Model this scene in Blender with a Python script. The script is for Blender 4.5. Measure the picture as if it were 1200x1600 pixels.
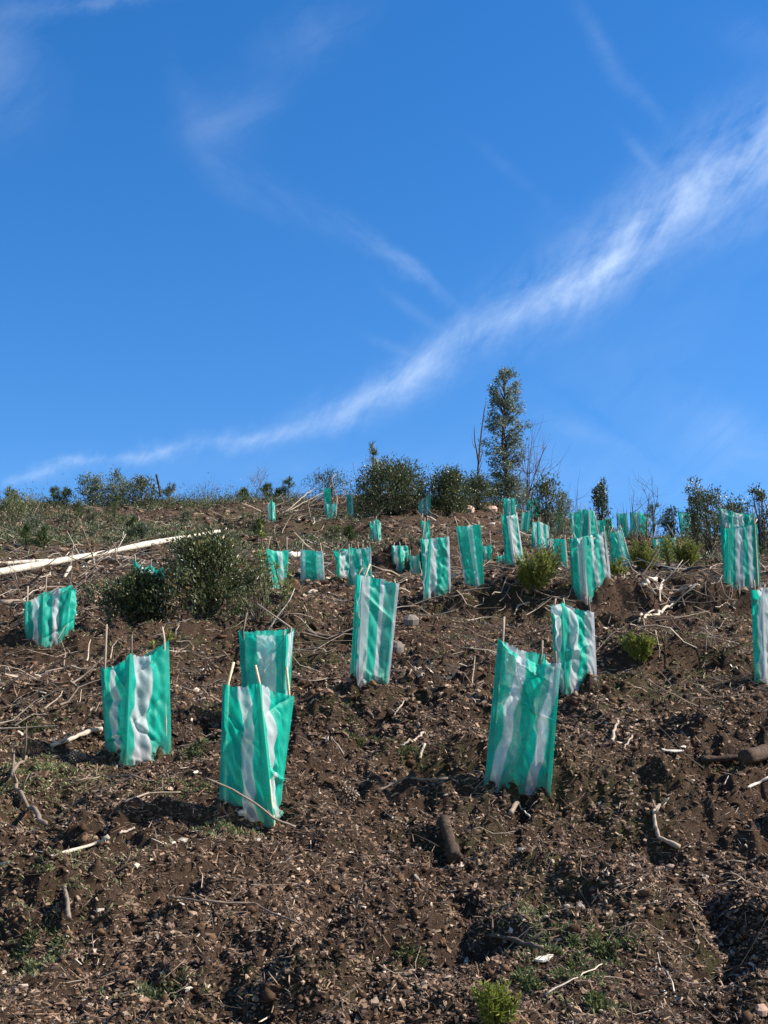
import bpy, math, random
import numpy as np
from mathutils import Vector

for o in list(bpy.data.objects): bpy.data.objects.remove(o)
S = bpy.context.scene
COL = S.collection
R = math.radians

# ------------------------------------------------------------ camera, sky, sun, exposure
PITCH = R(15.0); FPX = 2200.0; EYE = 1.6
cam_d = bpy.data.cameras.new('camera'); cam = bpy.data.objects.new('camera', cam_d); COL.objects.link(cam)
cam.location = (0, 0, EYE); cam.rotation_euler = (R(90) + PITCH, 0, 0)
cam_d.sensor_fit = 'VERTICAL'; cam_d.sensor_height = 24; cam_d.sensor_width = 18; cam_d.lens = 24 * FPX / 1600
cam_d.clip_start = 0.05; cam_d.clip_end = 2000
S.camera = cam
S.view_settings.view_transform = 'Standard'; S.view_settings.look = 'None'
S.view_settings.exposure = 1.17; S.view_settings.gamma = 1.0

SUN_AZ = R(92); SUN_EL = R(42)
to_sun = Vector((math.cos(SUN_EL) * math.sin(SUN_AZ), math.cos(SUN_EL) * math.cos(SUN_AZ), math.sin(SUN_EL)))
sd = bpy.data.lights.new('sun', 'SUN'); sun = bpy.data.objects.new('sun', sd); COL.objects.link(sun)
sd.energy = 4.9; sd.angle = R(0.53); sd.color = (1.0, 0.94, 0.85)
sun.rotation_euler = to_sun.to_track_quat('Z', 'Y').to_euler(); sun.location = (20, 5, 30)

W = bpy.data.worlds.new('World'); S.world = W; W.use_nodes = True
SKY_STRENGTH = 0.073
def build_world():
    nt = W.node_tree; N = nt.nodes; L = nt.links; N.clear()
    out = N.new('ShaderNodeOutputWorld'); bg = N.new('ShaderNodeBackground'); bg.inputs['Strength'].default_value = SKY_STRENGTH
    sky = N.new('ShaderNodeTexSky'); sky.sky_type = 'NISHITA'; sky.sun_disc = False
    sky.sun_elevation = SUN_EL; sky.sun_rotation = SUN_AZ; sky.altitude = 400
    sky.air_density = 1.0; sky.dust_density = 0.25; sky.ozone_density = 2.6
    tc = N.new('ShaderNodeTexCoord')
    def M(op, a, b=None, c=None, clamp=False):
        n = N.new('ShaderNodeMath'); n.operation = op; n.use_clamp = clamp
        for i, v in enumerate((a, b, c)):
            if v is None: continue
            if isinstance(v, (int, float)): n.inputs[i].default_value = v
            else: L.new(v, n.inputs[i])
        return n.outputs[0]
    def dot(vec):
        n = N.new('ShaderNodeVectorMath'); n.operation = 'DOT_PRODUCT'
        L.new(tc.outputs['Generated'], n.inputs[0]); n.inputs[1].default_value = vec
        return n.outputs['Value']
    # gnomonic chart of the part of the sky above the hill, fixed to the world
    f = M('MAXIMUM', dot((0, math.cos(PITCH), math.sin(PITCH))), 0.15)
    x = M('DIVIDE', dot((1, 0, 0)), f); y = M('DIVIDE', dot((0, -math.sin(PITCH), math.cos(PITCH))), f)
    u = M('MULTIPLY_ADD', x, FPX / 1200, 0.5)          # 0..1 west-east across the chart
    v = M('MULTIPLY_ADD', y, -FPX / 1200, 2 / 3)       # same unit, downwards
    def combine(a, b, c=0.0):
        n = N.new('ShaderNodeCombineXYZ')
        for i, q in enumerate((a, b, c)):
            if isinstance(q, (int, float)): n.inputs[i].default_value = q
            else: L.new(q, n.inputs[i])
        return n.outputs[0]
    def noise(vec, scale, detail=6, rough=0.6, dist=0.0, lac=2.0):
        n = N.new('ShaderNodeTexNoise'); L.new(vec, n.inputs['Vector'])
        n.inputs['Scale'].default_value = scale; n.inputs['Detail'].default_value = detail
        n.inputs['Roughness'].default_value = rough; n.inputs['Distortion'].default_value = dist
        n.inputs['Lacunarity'].default_value = lac
        return n.outputs['Fac']
    def rot(a, ang, sx, sy):
        c, s_ = math.cos(R(ang)), math.sin(R(ang))
        p = M('ADD', M('MULTIPLY', u, c * sx), M('MULTIPLY', v, s_ * sx))
        q = M('ADD', M('MULTIPLY', u, -s_ * sy), M('MULTIPLY', v, c * sy))
        return combine(p, q, a)
    def curve(val, pts):
        n = N.new('ShaderNodeFloatCurve'); L.new(val, n.inputs['Value'])
        c = n.mapping.curves[0]
        n.mapping.extend = 'HORIZONTAL'
        while len(c.points) < len(pts): c.points.new(0.5, 0.5)
        for p, (a, b) in zip(c.points, pts): p.location = (a, b); p.handle_type = 'AUTO'
        n.mapping.update()
        return n.outputs[0]
    warp = M('MULTIPLY', M('SUBTRACT', noise(combine(u, v, 3.1), 7, 5, 0.6), 0.5), 0.045)
    warp2 = M('MULTIPLY', M('SUBTRACT', noise(combine(u, v, 9.7), 30, 4, 0.65), 0.5), 0.03)
    vw = M('ADD', v, M('ADD', warp, warp2))
    # main band
    P = lambda pts: [(a / 1200, b / 1200) for a, b in pts]
    c1 = curve(u, P([(0, 752), (130, 722), (330, 697), (470, 668), (560, 636), (640, 590), (720, 530), (820, 480), (920, 432), (1000, 368), (1100, 292), (1200, 222)]))
    up = curve(u, [(0, .008), (.3, .016), (.45, .026), (.6, .036), (.75, .055), (.9, .07), (1, .07)])
    dn = curve(u, [(0, .010), (.3, .016), (.45, .022), (.6, .04), (.75, .045), (.9, .065), (1, .09)])
    am = curve(u, [(0, 0), (.12, .5), (.3, .5), (.45, .58), (.53, .75), (.63, .55), (.77, .95), (.86, .85), (1, .78)])
    d = M('SUBTRACT', vw, c1)
    w = M('ADD', M('MULTIPLY', M('GREATER_THAN', d, 0), M('SUBTRACT', dn, up)), up)
    q = M('DIVIDE', d, w)
    g = M('EXPONENT', M('MULTIPLY', M('MULTIPLY', q, q), -1.0))
    q2 = M('DIVIDE', d, M('MULTIPLY', w, 0.45))
    core = M('EXPONENT', M('MULTIPLY', M('MULTIPLY', q2, q2), -1.0))
    fib = noise(rot(1.3, -58, 2.2, 7.0), 4.5, 9, 0.64, 0.35)
    fib2 = noise(rot(5.3, -30, 1.8, 5.5), 4, 9, 0.64, 0.3)
    fm = M('MULTIPLY', M('SUBTRACT', M('ADD', fib, fib2), 0.70), 1.7, clamp=True)
    band = M('MULTIPLY', M('MULTIPLY', M('ADD', M('MULTIPLY', g, M('MULTIPLY', fm, 0.8)), M('MULTIPLY', core, M('MULTIPLY_ADD', fm, .24, .04))), am), 0.58)
    # thin streak from the upper left
    c2 = curve(u, P([(0, 60), (250, 90), (300, 200), (350, 262), (450, 315), (560, 370), (640, 412), (710, 475), (800, 560), (1200, 800)]))
    w2 = curve(u, [(0, .03), (.25, .045), (.33, .03), (.45, .02), (.55, .012), (.6, .012), (1, .01)])
    a2 = curve(u, [(0, 0), (.2, 0), (.26, .04), (.35, .05), (.46, .06), (.535, .14), (.59, .05), (.64, 0), (1, 0)])
    q = M('DIVIDE', M('SUBTRACT', vw, c2), w2)
    fib3 = noise(rot(2.2, 38, 2.0, 8.0), 4, 8, 0.62, 0.5)
    st = M('MULTIPLY', M('MULTIPLY', M('EXPONENT', M('MULTIPLY', M('MULTIPLY', q, q), -1.0)), a2),
           M('MULTIPLY', M('SUBTRACT', fib3, 0.3), 2.6, clamp=True))
    # soft wisps: blobs of faint cirrus
    def blob(cx, cy, rx, ry, ang, amp):
        c, s_ = math.cos(R(ang)), math.sin(R(ang))
        du = M('SUBTRACT', M('ADD', u, warp2), cx / 1200); dv = M('SUBTRACT', vw, cy / 1200)
        p = M('DIVIDE', M('ADD', M('MULTIPLY', du, c), M('MULTIPLY', dv, s_)), rx / 1200)
        r_ = M('DIVIDE', M('ADD', M('MULTIPLY', du, -s_), M('MULTIPLY', dv, c)), ry / 1200)
        return M('MULTIPLY', M('EXPONENT', M('MULTIPLY', M('ADD', M('MULTIPLY', p, p), M('MULTIPLY', r_, r_)), -1.0)), amp)
    acc = None
    for args in ((0, 100, 70, 90, 0, .3), (140, 0, 120, 14, -8, .3), (490, 55, 90, 36, -28, .20), (330, 195, 55, 50, 30, .20), (400, 165, 60, 30, -30, .14), (945, 80, 75, 14, 60, .22),
                 (1010, 160, 50, 12, 55, .15), (1005, 250, 45, 10, 50, .3), (1150, 690, 110, 45, 25, .30), (910, 675, 70, 14, 18, .22),
                 (1180, 60, 60, 30, 20, .12), (1000, 740, 420, 60, 0, .12), (480, 740, 500, 30, 0, .10), (980, 560, 260, 120, -35, .10), (620, 545, 55, 8, 25, .2), (640, 480, 60, 9, 38, .14), (820, 290, 90, 12, 40, .08), (880, 380, 60, 30, 40, .1)):
        b_ = blob(*args[:5], args[5] * .48); acc = b_ if acc is None else M('ADD', acc, b_)
    soft = M('MULTIPLY', acc, M('MULTIPLY', M('SUBTRACT', noise(rot(7.7, -35, 1.5, 4.5), 4, 7, 0.62, 0.6), 0.25), 2.0, clamp=True))
    mask = M('ADD', M('ADD', band, st), soft, clamp=True)
    mix = N.new('ShaderNodeMix'); mix.data_type = 'RGBA'; L.new(mask, mix.inputs['Factor'])
    hs = N.new('ShaderNodeHueSaturation'); hs.inputs['Saturation'].default_value = 1.36; hs.inputs['Value'].default_value = 1.25; hs.inputs['Hue'].default_value = 0.506
    L.new(sky.outputs[0], hs.inputs['Color'])
    L.new(hs.outputs[0], mix.inputs[6]); mix.inputs[7].default_value = (5.6, 6.6, 7.9, 1)
    L.new(mix.outputs[2], bg.inputs['Color']); L.new(bg.outputs[0], out.inputs['Surface'])
build_world()

# ------------------------------------------------------------ maths helpers
_rs = np.random.RandomState(7)
_perm = _rs.permutation(4096); _ang = _rs.rand(4096) * 2 * np.pi
_gx = np.cos(_ang); _gy = np.sin(_ang)
def perlin(x, y):
    x = np.asarray(x, float); y = np.asarray(y, float)
    xi = np.floor(x).astype(np.int64); yi = np.floor(y).astype(np.int64)
    fx = x - xi; fy = y - yi
    def g(ix, iy, dx, dy):
        h = _perm[(_perm[ix & 4095] + iy) & 4095]
        return _gx[h] * dx + _gy[h] * dy
    sx = fx * fx * fx * (fx * (fx * 6 - 15) + 10); sy = fy * fy * fy * (fy * (fy * 6 - 15) + 10)
    a = g(xi, yi, fx, fy); b = g(xi + 1, yi, fx - 1, fy); c = g(xi, yi + 1, fx, fy - 1); d = g(xi + 1, yi + 1, fx - 1, fy - 1)
    return ((a + (b - a) * sx) * (1 - sy) + (c + (d - c) * sx) * sy) * 1.5
def sstep(a, b, x):
    t = np.clip((x - a) / (b - a), 0, 1); return t * t * (3 - 2 * t)

_py = np.array([-60, -20, 0, 3.7, 5.7, 8.6, 14, 24, 34, 38, 42, 46, 52, 80, 140, 600.])
_pz = np.array([-12, -5.5, 0, 1.24, 1.97, 2.86, 4.52, 7.40, 10.25, 11.70, 13.18, 13.9, 13.2, 6, -12, -60.])
_dy = np.arange(-60, 600, 0.1)
_k = np.exp(-(np.arange(-30, 31) / 11.0) ** 2); _k /= _k.sum()
_dz = np.convolve(np.interp(_dy, _py, _pz), _k, mode='same')
def H0(X, Y):
    X = np.asarray(X, float); Y = np.asarray(Y, float)
    z = np.interp(Y, _dy, _dz)
    a = X / np.maximum(Y + 1, 3)
    z = z - sstep(.05, .20, a) * .027 * Y * sstep(12, 36, Y)
    z = z - sstep(-.10, -.3, a) * .004 * Y * sstep(20, 40, Y)
    return z
FEAT = []   # (x, y, rx, ry, ang, dz)  gaussian mounds and pits
STEP = []   # (x, y, rx, w, A, L)      little scarps facing downhill
def H(X, Y):
    X = np.asarray(X, float); Y = np.asarray(Y, float)
    z = H0(X, Y)
    near = 1 - sstep(9, 26, Y); mid = 1 - sstep(30, 60, Y)
    z = z + 0.09 * perlin(X / 2.7 + 5, Y / 2.7) * sstep(3, 9, Y) * (1 + .6 * sstep(15, 30, Y))
    wx = X + .12 * perlin(X / .5, Y / .5 + 40); wy = Y + .12 * perlin(X / .5 + 70, Y / .5)
    z = z + 0.095 * perlin(wx / .95, wy / .7 + 9)
    rough = .55 + .9 * sstep(-.25, .35, perlin(X / 1.3 + 31, Y / 1.3))
    z = z + rough * mid * 0.15 * (np.abs(perlin(wx / .42, wy / .36 + 3)) - .25)
    z = z + rough * near * 0.062 * (np.abs(perlin(wx / .17 + 8, wy / .17)) - .25)
    n2 = 1 - sstep(7, 15, Y)
    z = z + rough * n2 * 0.030 * perlin(X / .07, Y / .07)
    z = z + rough * n2 * 0.016 * perlin(X / .03, Y / .03 + 4)
    for (x0, y0, rx, ry, ang, dz) in FEAT:
        c, s = math.cos(ang), math.sin(ang); dx = X - x0; dy_ = Y - y0
        z = z + dz * np.exp(-(((dx * c + dy_ * s) / rx) ** 2 + ((-dx * s + dy_ * c) / ry) ** 2))
    for (x0, y0, rx, w, A, L_) in STEP:
        yy = Y - y0 - .06 * perlin(X / .3 + x0, X * 0 + y0); 
        z = z + A / (1 + np.exp(-np.clip(yy / w, -30, 30))) * np.exp(-((X - x0) / rx) ** 4) * np.exp(-np.maximum(yy, 0) / L_)
    return z
def ray(px, py):
    return np.array([(px - 600) / FPX, math.cos(PITCH) - (800 - py) / FPX * math.sin(PITCH), math.sin(PITCH) + (800 - py) / FPX * math.cos(PITCH)])
def at(px, py, Y):
    d = ray(px, py); t = Y / d[1]; return np.array([d[0] * t, Y, EYE + d[2] * t])
_YS = 2.0 * np.exp(np.linspace(0, math.log(30), 3000))
def hit(px, py, f=None, maxY=44.0):
    f = f or H; d = ray(px, py); t = _YS / d[1]
    X = d[0] * t; Z = EYE + d[2] * t
    below = Z <= f(X, _YS)
    i = int(np.argmax(below)) if below.any() else len(_YS) - 1
    Y = min(_YS[i], maxY); tt = Y / d[1]; X = d[0] * tt
    return np.array([X, Y, float(f(X, Y))])
def feat(px, py, rx, ry, dz, ang=0):
    p = hit(px, py, H0); FEAT.append((p[0], p[1], rx, ry, R(ang), dz * (1.7 if dz < 0 else 1.3)))
def scarp(px, py, rx, A, L_=.5, w=.03):
    p = hit(px, py, H0); STEP.append((p[0], p[1], rx, w, A * 1.3, L_))
# the trench and pits dug for the planting
feat(1120, 1400, .10, .42, -.15, 6); feat(1165, 1420, .09, .30, .09, 6); feat(1110, 1330, .12, .12, -.08)
feat(1140, 1540, .13, .2, .05); feat(1120, 1480, .09, .16, -.12)
feat(650, 1455, .22, .13, -.15, 5); feat(640, 1395, .34, .10, .08); feat(740, 1455, .12, .1, -.06)
scarp(1050, 1062, .42, .24, .7); feat(1040, 1078, .40, .14, -.10)
scarp(830, 1262, .24, .10, .4); feat(860, 1268, .18, .07, -.06)
scarp(680, 1215, .26, .09, .4); feat(690, 1222, .22, .07, -.07)
feat(560, 1085, .28, .16, .07); scarp(560, 1120, .3, .06, .5)
scarp(940, 960, .5, .22, .6); scarp(330, 1300, .35, .07, .5); scarp(120, 1330, .35, .08, .5)
feat(60, 1260, .16, .2, -.09); scarp(1150, 960, .5, .2, .7); scarp(600, 800, 2.0, .3, 2.5, .2)
scarp(760, 960, .5, .16, .5); scarp(480, 1010, .6, .14, .6); scarp(480, 838, 2.2, .35, 1.5, .15); scarp(620, 905, .5, .3, .6)
feat(1000, 1300, .3, .16, -.07); scarp(1010, 1285, .25, .08, .4); feat(880, 1400, .14, .1, -.08); feat(720, 1390, .1, .1, -.06)
scarp(900, 1120, .4, .05, .5); scarp(200, 1460, .3, .07, .3); feat(240, 1430, .12, .1, -.07); scarp(420, 1370, .25, .05, .3)
feat(1150, 1590, .1, .3, -.05); scarp(380, 960, .5, .1, .6)

# ------------------------------------------------------------ mesh helpers
def mesh_np(name, V, F, mats, parent=None, attrs=None, smooth=False, matidx=None):
    V = np.asarray(V, np.float32); F = np.asarray(F, np.int32)
    me = bpy.data.meshes.new(name); n, k = F.shape
    me.vertices.add(len(V)); me.vertices.foreach_set('co', V.ravel())
    me.loops.add(n * k); me.loops.foreach_set('vertex_index', F.ravel())
    me.polygons.add(n); me.polygons.foreach_set('loop_start', np.arange(0, n * k, k, dtype=np.int32))
    try: me.polygons.foreach_set('loop_total', np.full(n, k, dtype=np.int32))
    except Exception: pass
    me.polygons.foreach_set('use_smooth', np.full(n, smooth, dtype=bool))
    if attrs:
        for an, av in attrs.items():
            a = me.attributes.new(an, 'FLOAT', 'POINT'); a.data.foreach_set('value', np.asarray(av, np.float32))
    me.update(calc_edges=True)
    for m in (mats if isinstance(mats, (list, tuple)) else [mats]): me.materials.append(m)
    o = bpy.data.objects.new(name, me); COL.objects.link(o)
    if parent is not None: o.parent = parent
    return o
class Tubes:
    def __init__(s): s.V = []; s.F = []; s.A = []; s.n = 0
    def add(s, pts, radii, sides=6, tint=0.5, cap=True):
        pts = np.asarray(pts, float); k = len(pts)
        if np.isscalar(radii): radii = [radii] * k
        T = np.gradient(pts, axis=0); T /= np.linalg.norm(T, axis=1)[:, None] + 1e-9
        ref = np.array([0.13, 0.31, 0.94]) if abs(T[0][2]) < .8 else np.array([1.0, .1, 0.05])
        a = np.linspace(0, 2 * np.pi, sides, endpoint=False)
        for i in range(k):
            u = np.cross(T[i], ref); u /= np.linalg.norm(u) + 1e-9; v = np.cross(T[i], u)
            s.V.append(pts[i] + radii[i] * (np.cos(a)[:, None] * u + np.sin(a)[:, None] * v))
        for i in range(k - 1):
            for j in range(sides):
                j2 = (j + 1) % sides
                s.F.append((s.n + i * sides + j, s.n + i * sides + j2, s.n + (i + 1) * sides + j2, s.n + (i + 1) * sides + j))
        m = k * sides
        if cap:
            for i, e in ((0, 0), (k - 1, 1)):
                s.V.append(pts[i][None, :]); c = s.n + m; m += 1
                for j in range(sides):
                    j2 = (j + 1) % sides; b = s.n + i * sides
                    s.F.append((c, b + j2, b + j, c) if e == 0 else (c, b + j, b + j2, c))
        s.A.append(np.full(m, tint)); s.n += m
    def build(s, name, mat, parent=None, smooth=True):
        V = np.concatenate(s.V)
        me = bpy.data.meshes.new(name)
        me.from_pydata(V.tolist(), [], [f[:3] if f[0] == f[3] else f for f in s.F])
        me.polygons.foreach_set('use_smooth', np.full(len(me.polygons), smooth))
        a = me.attributes.new('tint', 'FLOAT', 'POINT'); a.data.foreach_set('value', np.concatenate(s.A).astype(np.float32))
        me.materials.append(mat); o = bpy.data.objects.new(name, me); COL.objects.link(o)
        if parent is not None: o.parent = parent
        return o
def empty(name, loc):
    o = bpy.data.objects.new(name, None); COL.objects.link(o); o.location = loc; o.empty_display_size = .1
    return o
def tag(o, label=None, cat=None, group=None, kind=None):
    if label: o['label'] = label
    if cat: o['category'] = cat
    if group: o['group'] = group
    if kind: o['kind'] = kind
    return o

# ------------------------------------------------------------ materials
def new_mat(name):
    m = bpy.data.materials.new(name); m.use_nodes = True; nt = m.node_tree; nt.nodes.clear()
    out = nt.nodes.new('ShaderNodeOutputMaterial'); return m, nt, out
def nd(nt, t, **kw):
    n = nt.nodes.new(t)
    for k, v in kw.items():
        if k in n.inputs: n.inputs[k].default_value = v
        else: setattr(n, k, v)
    return n
def ramp(nt, fac, stops):
    r = nt.nodes.new('ShaderNodeValToRGB'); e = r.color_ramp.elements
    while len(e) < len(stops): e.new(.5)
    for q, (p, c) in zip(e, stops): q.position = p; q.color = (*c, 1)
    nt.links.new(fac, r.inputs[0]); return r.outputs[0]
def attr_out(nt, name):
    a = nt.nodes.new('ShaderNodeAttribute'); a.attribute_name = name; return a.outputs['Fac']
def tint_mat(name, stops, rough=.9, spec=.2, noise_scale=None, bump=0, trans=0, noise_mix=.35):
    m, nt, out = new_mat(name); L = nt.links
    fac = attr_out(nt, 'tint')
    if noise_scale:
        tc = nd(nt, 'ShaderNodeTexCoord'); nz = nd(nt, 'ShaderNodeTexNoise', Scale=noise_scale, Detail=5.0, Roughness=.65)
        L.new(tc.outputs['Object'], nz.inputs['Vector'])
        mm = nd(nt, 'ShaderNodeMath', operation='MULTIPLY_ADD'); L.new(nz.outputs['Fac'], mm.inputs[0]); mm.inputs[1].default_value = noise_mix * 2
        ad = nd(nt, 'ShaderNodeMath', operation='SUBTRACT'); L.new(fac, ad.inputs[0]); ad.inputs[1].default_value = noise_mix
        L.new(ad.outputs[0], mm.inputs[2]); fac = mm.outputs[0]
    c = ramp(nt, fac, stops)
    b = nd(nt, 'ShaderNodeBsdfPrincipled', Roughness=rough); b.inputs['Specular IOR Level'].default_value = spec
    L.new(c, b.inputs['Base Color'])
    if bump and noise_scale:
        bp = nd(nt, 'ShaderNodeBump', Strength=bump, Distance=.01); L.new(nz.outputs['Fac'], bp.inputs['Height']); L.new(bp.outputs[0], b.inputs['Normal'])
    if trans:
        t = nd(nt, 'ShaderNodeBsdfTranslucent'); L.new(c, t.inputs['Color'])
        mx = nd(nt, 'ShaderNodeMixShader'); mx.inputs[0].default_value = trans
        L.new(b.outputs[0], mx.inputs[1]); L.new(t.outputs[0], mx.inputs[2]); L.new(mx.outputs[0], out.inputs[0])
    else: L.new(b.outputs[0], out.inputs[0])
    return m
def ground_mat():
    m, nt, out = new_mat('soil'); L = nt.links
    geo = nd(nt, 'ShaderNodeNewGeometry')
    def nz(s, d=6., r=.6, off=(0, 0, 0)):
        mp = nd(nt, 'ShaderNodeMapping'); mp.inputs['Location'].default_value = off; L.new(geo.outputs['Position'], mp.inputs[0])
        n = nd(nt, 'ShaderNodeTexNoise', Scale=s, Detail=d, Roughness=r); L.new(mp.outputs[0], n.inputs['Vector']); return n.outputs['Fac']
    c1 = ramp(nt, nz(1.3), [(.30, (.040, .026, .018)), (.5, (.088, .056, .037)), (.7, (.155, .094, .058))])
    c2 = ramp(nt, nz(26, 8., .7), [(.28, (.018, .012, .009)), (.48, (.060, .038, .026)), (.6, (.12, .078, .052)), (.72, (.30, .21, .15))])
    mx = nd(nt, 'ShaderNodeMix', data_type='RGBA'); mx.inputs['Factor'].default_value = .55; L.new(c1, mx.inputs[6]); L.new(c2, mx.inputs[7])
    gm = nd(nt, 'ShaderNodeMath', operation='MULTIPLY'); g1 = ramp(nt, nz(.9, 4., .6, (7, 3, 1)), [(.52, (0, 0, 0)), (.66, (1, 1, 1))]); g2 = ramp(nt, nz(14, 5., .7), [(.42, (0, 0, 0)), (.6, (1, 1, 1))])
    L.new(g1, gm.inputs[0]); L.new(g2, gm.inputs[1])
    gf = nd(nt, 'ShaderNodeMath', operation='MULTIPLY'); gf.inputs[1].default_value = .6; L.new(gm.outputs[0], gf.inputs[0])
    mg = nd(nt, 'ShaderNodeMix', data_type='RGBA'); L.new(gf.outputs[0], mg.inputs['Factor']); L.new(mx.outputs[2], mg.inputs[6]); mg.inputs[7].default_value = (.075, .095, .03, 1)
    b = nd(nt, 'ShaderNodeBsdfPrincipled', Roughness=1.0); b.inputs['Specular IOR Level'].default_value = .05
    L.new(mg.outputs[2], b.inputs['Base Color'])
    bp = nd(nt, 'ShaderNodeBump', Strength=1.0, Distance=.045); L.new(nz(85, 9., .8), bp.inputs['Height']); L.new(bp.outputs[0], b.inputs['Normal'])
    L.new(b.outputs[0], out.inputs[0]); return m
def cloth_mat():
    m, nt, out = new_mat('woven_mesh'); L = nt.links
    uv = nd(nt, 'ShaderNodeUVMap'); uv.uv_map = 'UVMap'
    def nz(s, sx=1, sy=1, d=4., r=.6):
        mp = nd(nt, 'ShaderNodeMapping'); mp.inputs['Scale'].default_value = (sx, sy, 1); L.new(uv.outputs[0], mp.inputs[0])
        n = nd(nt, 'ShaderNodeTexNoise', Scale=s, Detail=d, Roughness=r); L.new(mp.outputs[0], n.inputs['Vector']); return n.outputs['Fac']
    def M(op, a, b=None, c=None):
        n = nd(nt, 'ShaderNodeMath', operation=op)
        for i, q in enumerate((a, b, c)):
            if q is None: continue
            if isinstance(q, (int, float)): n.inputs[i].default_value = q
            else: L.new(q, n.inputs[i])
        return n.outputs[0]
    s = M('ADD', attr_out(nt, 'stripe'), M('MULTIPLY', M('SUBTRACT', nz(60, 1, .5), .5), .010))
    mr = nd(nt, 'ShaderNodeMapRange'); mr.inputs['From Min'].default_value = -.0025; mr.inputs['From Max'].default_value = .0025; L.new(s, mr.inputs['Value'])
    white = mr.outputs[0]
    gcol = ramp(nt, M('ADD', M('MULTIPLY', nz(22, 1, .6, 5.), .55), M('MULTIPLY', nz(150, 1.6, .5, 3., .7), .45)), [(.28, (.000, .30, .21)), (.5, (.001, .46, .33)), (.72, (.012, .63, .46))])
    wcol = ramp(nt, M('ADD', M('MULTIPLY', nz(25, 1, .5, 5.), .55), M('MULTIPLY', nz(150, 1.6, .5, 3., .7), .45)), [(.25, (.46, .50, .50)), (.5, (.68, .71, .71)), (.75, (.88, .89, .89))])
    mx = nd(nt, 'ShaderNodeMix', data_type='RGBA'); L.new(white, mx.inputs['Factor']); L.new(gcol, mx.inputs[6]); L.new(wcol, mx.inputs[7])
    # mud splashed on the hem
    sx = nd(nt, 'ShaderNodeSeparateXYZ'); L.new(uv.outputs[0], sx.inputs[0])
    dirt = M('MULTIPLY', M('SUBTRACT', 1.0, M('MULTIPLY', sx.outputs['Y'], 9.0)), M('MULTIPLY', nz(28, 1, 1, 6., .7), 1.0))
    dc = nd(nt, 'ShaderNodeClamp'); L.new(dirt, dc.inputs[0]); dc.inputs['Max'].default_value = .6
    md = nd(nt, 'ShaderNodeMix', data_type='RGBA'); L.new(dc.outputs[0], md.inputs['Factor']); L.new(mx.outputs[2], md.inputs[6]); md.inputs[7].default_value = (.16, .11, .07, 1)
    col = md.outputs[2]
    # weave: ribs across and along
    def rib(freq, axis):
        w = nd(nt, 'ShaderNodeTexWave'); w.wave_type = 'BANDS'; w.bands_direction = axis; w.inputs['Scale'].default_value = freq
        w.inputs['Distortion'].default_value = 1.2; w.inputs['Detail'].default_value = 2; w.inputs['Detail Scale'].default_value = 1.5
        L.new(uv.outputs[0], w.inputs['Vector']); return w.outputs['Fac']
    weave = M('MULTIPLY', M('ADD', rib(55, 'Y'), rib(80, 'X')), .5)
    bp = nd(nt, 'ShaderNodeBump', Strength=.35, Distance=.002); L.new(M('ADD', weave, M('MULTIPLY', nz(90, 1, .5, 3.), .8)), bp.inputs['Height'])
    b = nd(nt, 'ShaderNodeBsdfPrincipled', Roughness=.42); b.inputs['Specular IOR Level'].default_value = .32
    L.new(col, b.inputs['Base Color']); L.new(bp.outputs[0], b.inputs['Normal'])
    t = nd(nt, 'ShaderNodeBsdfTranslucent'); L.new(col, t.inputs['Color']); L.new(bp.outputs[0], t.inputs['Normal'])
    mt = nd(nt, 'ShaderNodeMixShader'); mt.inputs[0].default_value = .46; L.new(b.outputs[0], mt.inputs[1]); L.new(t.outputs[0], mt.inputs[2])
    tr = nd(nt, 'ShaderNodeBsdfTransparent')
    hole = M('MULTIPLY', M('ADD', M('MULTIPLY', white, .16), .17), M('MULTIPLY_ADD', nz(14, 1, .4, 6., .7), 1.9, 0.05))
    mo = nd(nt, 'ShaderNodeMixShader'); L.new(hole, mo.inputs[0]); L.new(mt.outputs[0], mo.inputs[1]); L.new(tr.outputs[0], mo.inputs[2])
    L.new(mo.outputs[0], out.inputs[0]); return m
M_soil = ground_mat(); M_cloth = cloth_mat()
M_chip = tint_mat('wood_chip', [(0, (.025, .017, .013)), (.3, (.075, .050, .035)), (.55, (.205, .130, .083)), (.8, (.34, .235, .155)), (1, (.50, .42, .33))], .9, .12)
M_clod = tint_mat('clod', [(0, (.028, .017, .011)), (.5, (.072, .042, .026)), (1, (.15, .085, .048))], 1, .05, 60, .6)
M_twig = tint_mat('dead_twig', [(0, (.05, .036, .027)), (.4, (.17, .12, .085)), (.75, (.34, .27, .20)), (1, (.58, .51, .42))], .8, .25)
M_branch = tint_mat('weathered_branch', [(0, (.03, .023, .018)), (.3, (.10, .072, .052)), (.6, (.25, .19, .14)), (.85, (.40, .33, .25)), (1, (.54, .47, .38))], .8, .2, 40, .5, 0, .16)
M_log = tint_mat('pale_log', [(0, (.06, .045, .03)), (.38, (.22, .17, .125)), (.56, (.40, .345, .275)), (1, (.55, .50, .42))], .85, .15, 14, .8, 0, .65)
M_barklog = tint_mat('bark_log', [(0, (.02, .014, .010)), (.4, (.075, .050, .036)), (.55, (.15, .11, .08)), (.8, (.30, .24, .18))], .95, .1, 55, .9, 0, .4)
M_stake = tint_mat('stake_wood', [(0, (.10, .075, .055)), (.5, (.30, .235, .17)), (1, (.62, .47, .28))], .75, .2, 30, .4, 0, .2)
M_leaf_dark = tint_mat('leaf_dark', [(0, (.018, .030, .010)), (.5, (.062, .082, .028)), (.85, (.16, .18, .07)), (1, (.28, .21, .08))], .42, .5, trans=.18)
M_leaf_olive = tint_mat('leaf_olive', [(0, (.022, .036, .014)), (.5, (.070, .085, .030)), (1, (.18, .19, .08))], .5, .4, trans=.22)
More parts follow.
